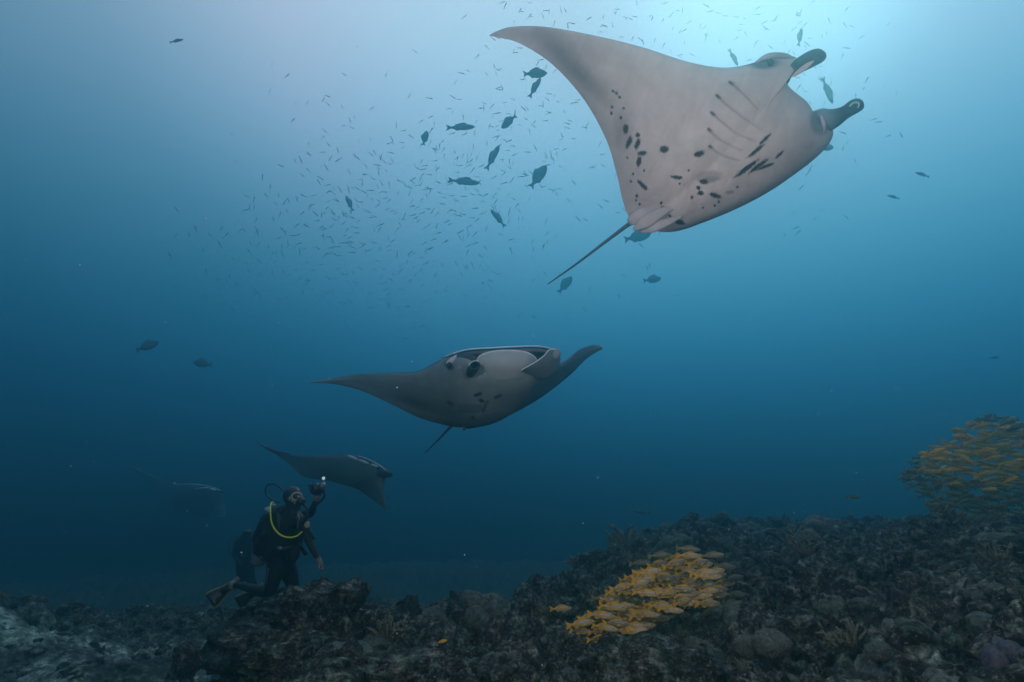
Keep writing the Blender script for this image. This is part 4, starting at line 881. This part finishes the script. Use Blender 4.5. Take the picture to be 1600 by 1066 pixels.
# printed stripe down the thigh
for k in range(6):
    part('thigh_print', ellip(W(419.2-k*.75, 889+k*4.2, D-.215+.004*k), E3(.008, .004, .011), 6, 4), M_TANK)
def swim_fin(par, p0, p1, w):
    a = W(*p0); b = W(*p1); ax = b-a; ln = np.linalg.norm(ax); ax /= ln; side = np.cross(ax, [0.1, 1, .25]); side /= np.linalg.norm(side); nn = np.cross(side, ax)
    sh = [(-.15, .35), (0, .45), (.2, .48), (.5, .75), (.85, 1.0), (1.0, .9)]
    rings = [[a+ax*ln*t+side*w*s*c_+nn*.012*q*(1.6-t) for c_, q in ((-1, 0), (-.85, 1), (-.4, .5), (0, .6), (.4, .5), (.85, 1), (1, 0), (.85, -1), (0, -.6), (-.85, -1))] for t, s in sh]
    rings = [np.array(r) for r in rings]
    f = part('swim_fin', loft(rings), M_BLK)
    for sgn in (-1, 1): part('rail', tube(np.array([a+ax*ln*t+side*w*s*sgn*.97 for t, s in sh]), .011, 6), M_FINY, None, f)
    V, F = loft([r*.72+.28*r.mean(0)+nn*.006 for r in rings[2:]]); part('blade', (V, F), M_FINY, None, f)
    part('foot_pocket', tube(np.array([a-ax*.13, a, a+ax*.10]), [.05, .058, .045], 10, .8), M_BLK, None, f); return f
swim_fin(dv, (358, 917, D+.3), (328, 940, D+.15), .095); swim_fin(dv, (398, 925, D+.72), (372, 944, D+.65), .09)
part('ankle_cuff', tube(wpath([(366, 915, D+.28), (362, 915, D+.29)], 4), .052, 12), M_FACE)
# hand-held camera in its housing
cm = empty('underwater_camera', W(497, 764, D-.34), 'compact camera housing with small bright lamp, raised in front of the diver face', 'camera')
fw = np.array([.75, -.45, .48]); fw /= np.linalg.norm(fw); sd_ = np.cross(fw, [0, 0, 1]); sd_ /= np.linalg.norm(sd_); up_ = np.cross(sd_, fw)
c0 = W(497, 764, D-.34); th = np.linspace(0, 2*np.pi, 20, endpoint=False)
sq = lambda f_, hx, hz, o_: c0+fw*f_+np.stack([np.sign(np.cos(th))*np.abs(np.cos(th))**.45*hx, 0*th, np.sign(np.sin(th))*np.abs(np.sin(th))**.45*hz], -1)@np.stack([sd_, fw, up_])+o_*0
part('housing', loft([sq(-.045, .055, .038, 0), sq(-.04, .068, .05, 0), sq(.04, .068, .05, 0), sq(.045, .055, .038, 0)]), M_BLK, None, cm)
part('lens_port', tube(np.array([c0+fw*.04, c0+fw*.085, c0+fw*.10]), [.035, .035, .03], 16), M_TANK, None, cm)
part('handle', tube(np.array([c0+sd_*.06-up_*.02, c0+sd_*.10-up_*.03, c0+sd_*.10+up_*.05, c0+sd_*.06+up_*.055]), .012, 8), M_BLK, None, cm)
part('arm', tube(wpath([(499, 760, D-.34), (503, 756, D-.34), (505, 751, D-.34)], 8), .012, 8), M_BLK, None, cm)
lm = bpy.data.materials.new('lamp_glow'); lm.use_nodes = True; b_ = lm.node_tree.nodes['Principled BSDF']; b_.inputs['Emission Color'].default_value = (.8, 1, 1, 1); b_.inputs['Emission Strength'].default_value = .5
lamp = part('lamp', ellip(W(505.5, 747.5, D-.34), E3(.017, .017, .017), 12, 8), lm, 'small lit white lamp', cm)
part('dial', ellip(W(493, 762, D-.4), (.018*sd_, .01*fw, .018*up_), 10, 6), M_TANK, None, cm)
# lower cord to the camera
part('arm', tube(wpath([(484, 797, D-.2), (494, 789, D-.3), (503, 781, D-.33), (507, 774, D-.34), (505, 765, D-.34)], 20), .013, 8), M_BLK, None, cm)
# second diver, further back
D2 = 12.5
d2 = empty('person', W(385, 880, D2), 'dim second diver in dark suit hovering behind the kneeling diver', 'diver')
nn_ = []; rr2 = []; ee = []; K = {}
def n2(key, p, r, to=None):
    K[key] = len(nn_); nn_.append(W(*p)); rr2.append(r*1.45)
    if to is not None: ee.append((K[to], K[key]))
n2('p', (384, 885, D2), .13); n2('c', (384, 857, D2), .16, 'p'); n2('u', (386, 843, D2), .13, 'c'); n2('n', (387, 834, D2), .06, 'u'); n2('h', (388, 827, D2), .095, 'n')
n2('s', (372, 847, D2), .06, 'u'); n2('e', (366, 866, D2-.1), .045, 's'); n2('w', (374, 880, D2-.25), .03, 'e'); n2('hd', (378, 884, D2-.3), .035, 'w')
n2('s2', (398, 847, D2), .06, 'u'); n2('e2', (402, 866, D2), .045, 's2'); n2('w2', (396, 880, D2-.2), .03, 'e2')
n2('k', (376, 906, D2-.1), .07, 'p'); n2('a', (366, 918, D2+.3), .04, 'k'); n2('k2', (392, 906, D2-.1), .07, 'p'); n2('a2', (400, 918, D2+.3), .04, 'k2')
skin_mesh('body', nn_, ee, rr2, [M_SUIT], d2)
part('air_tank', tube(wpath([(392, 882, D2+.25), (391, 850, D2+.25), (391, 843, D2+.25)], 12), .12, 14), M_BLK, None, d2)
part('hose', tube(wpath([(372, 838, D2-.1), (361, 843, D2-.1), (358, 856, D2-.1), (361, 868, D2-.1)], 20), .012, 6), M_TANK, None, d2)
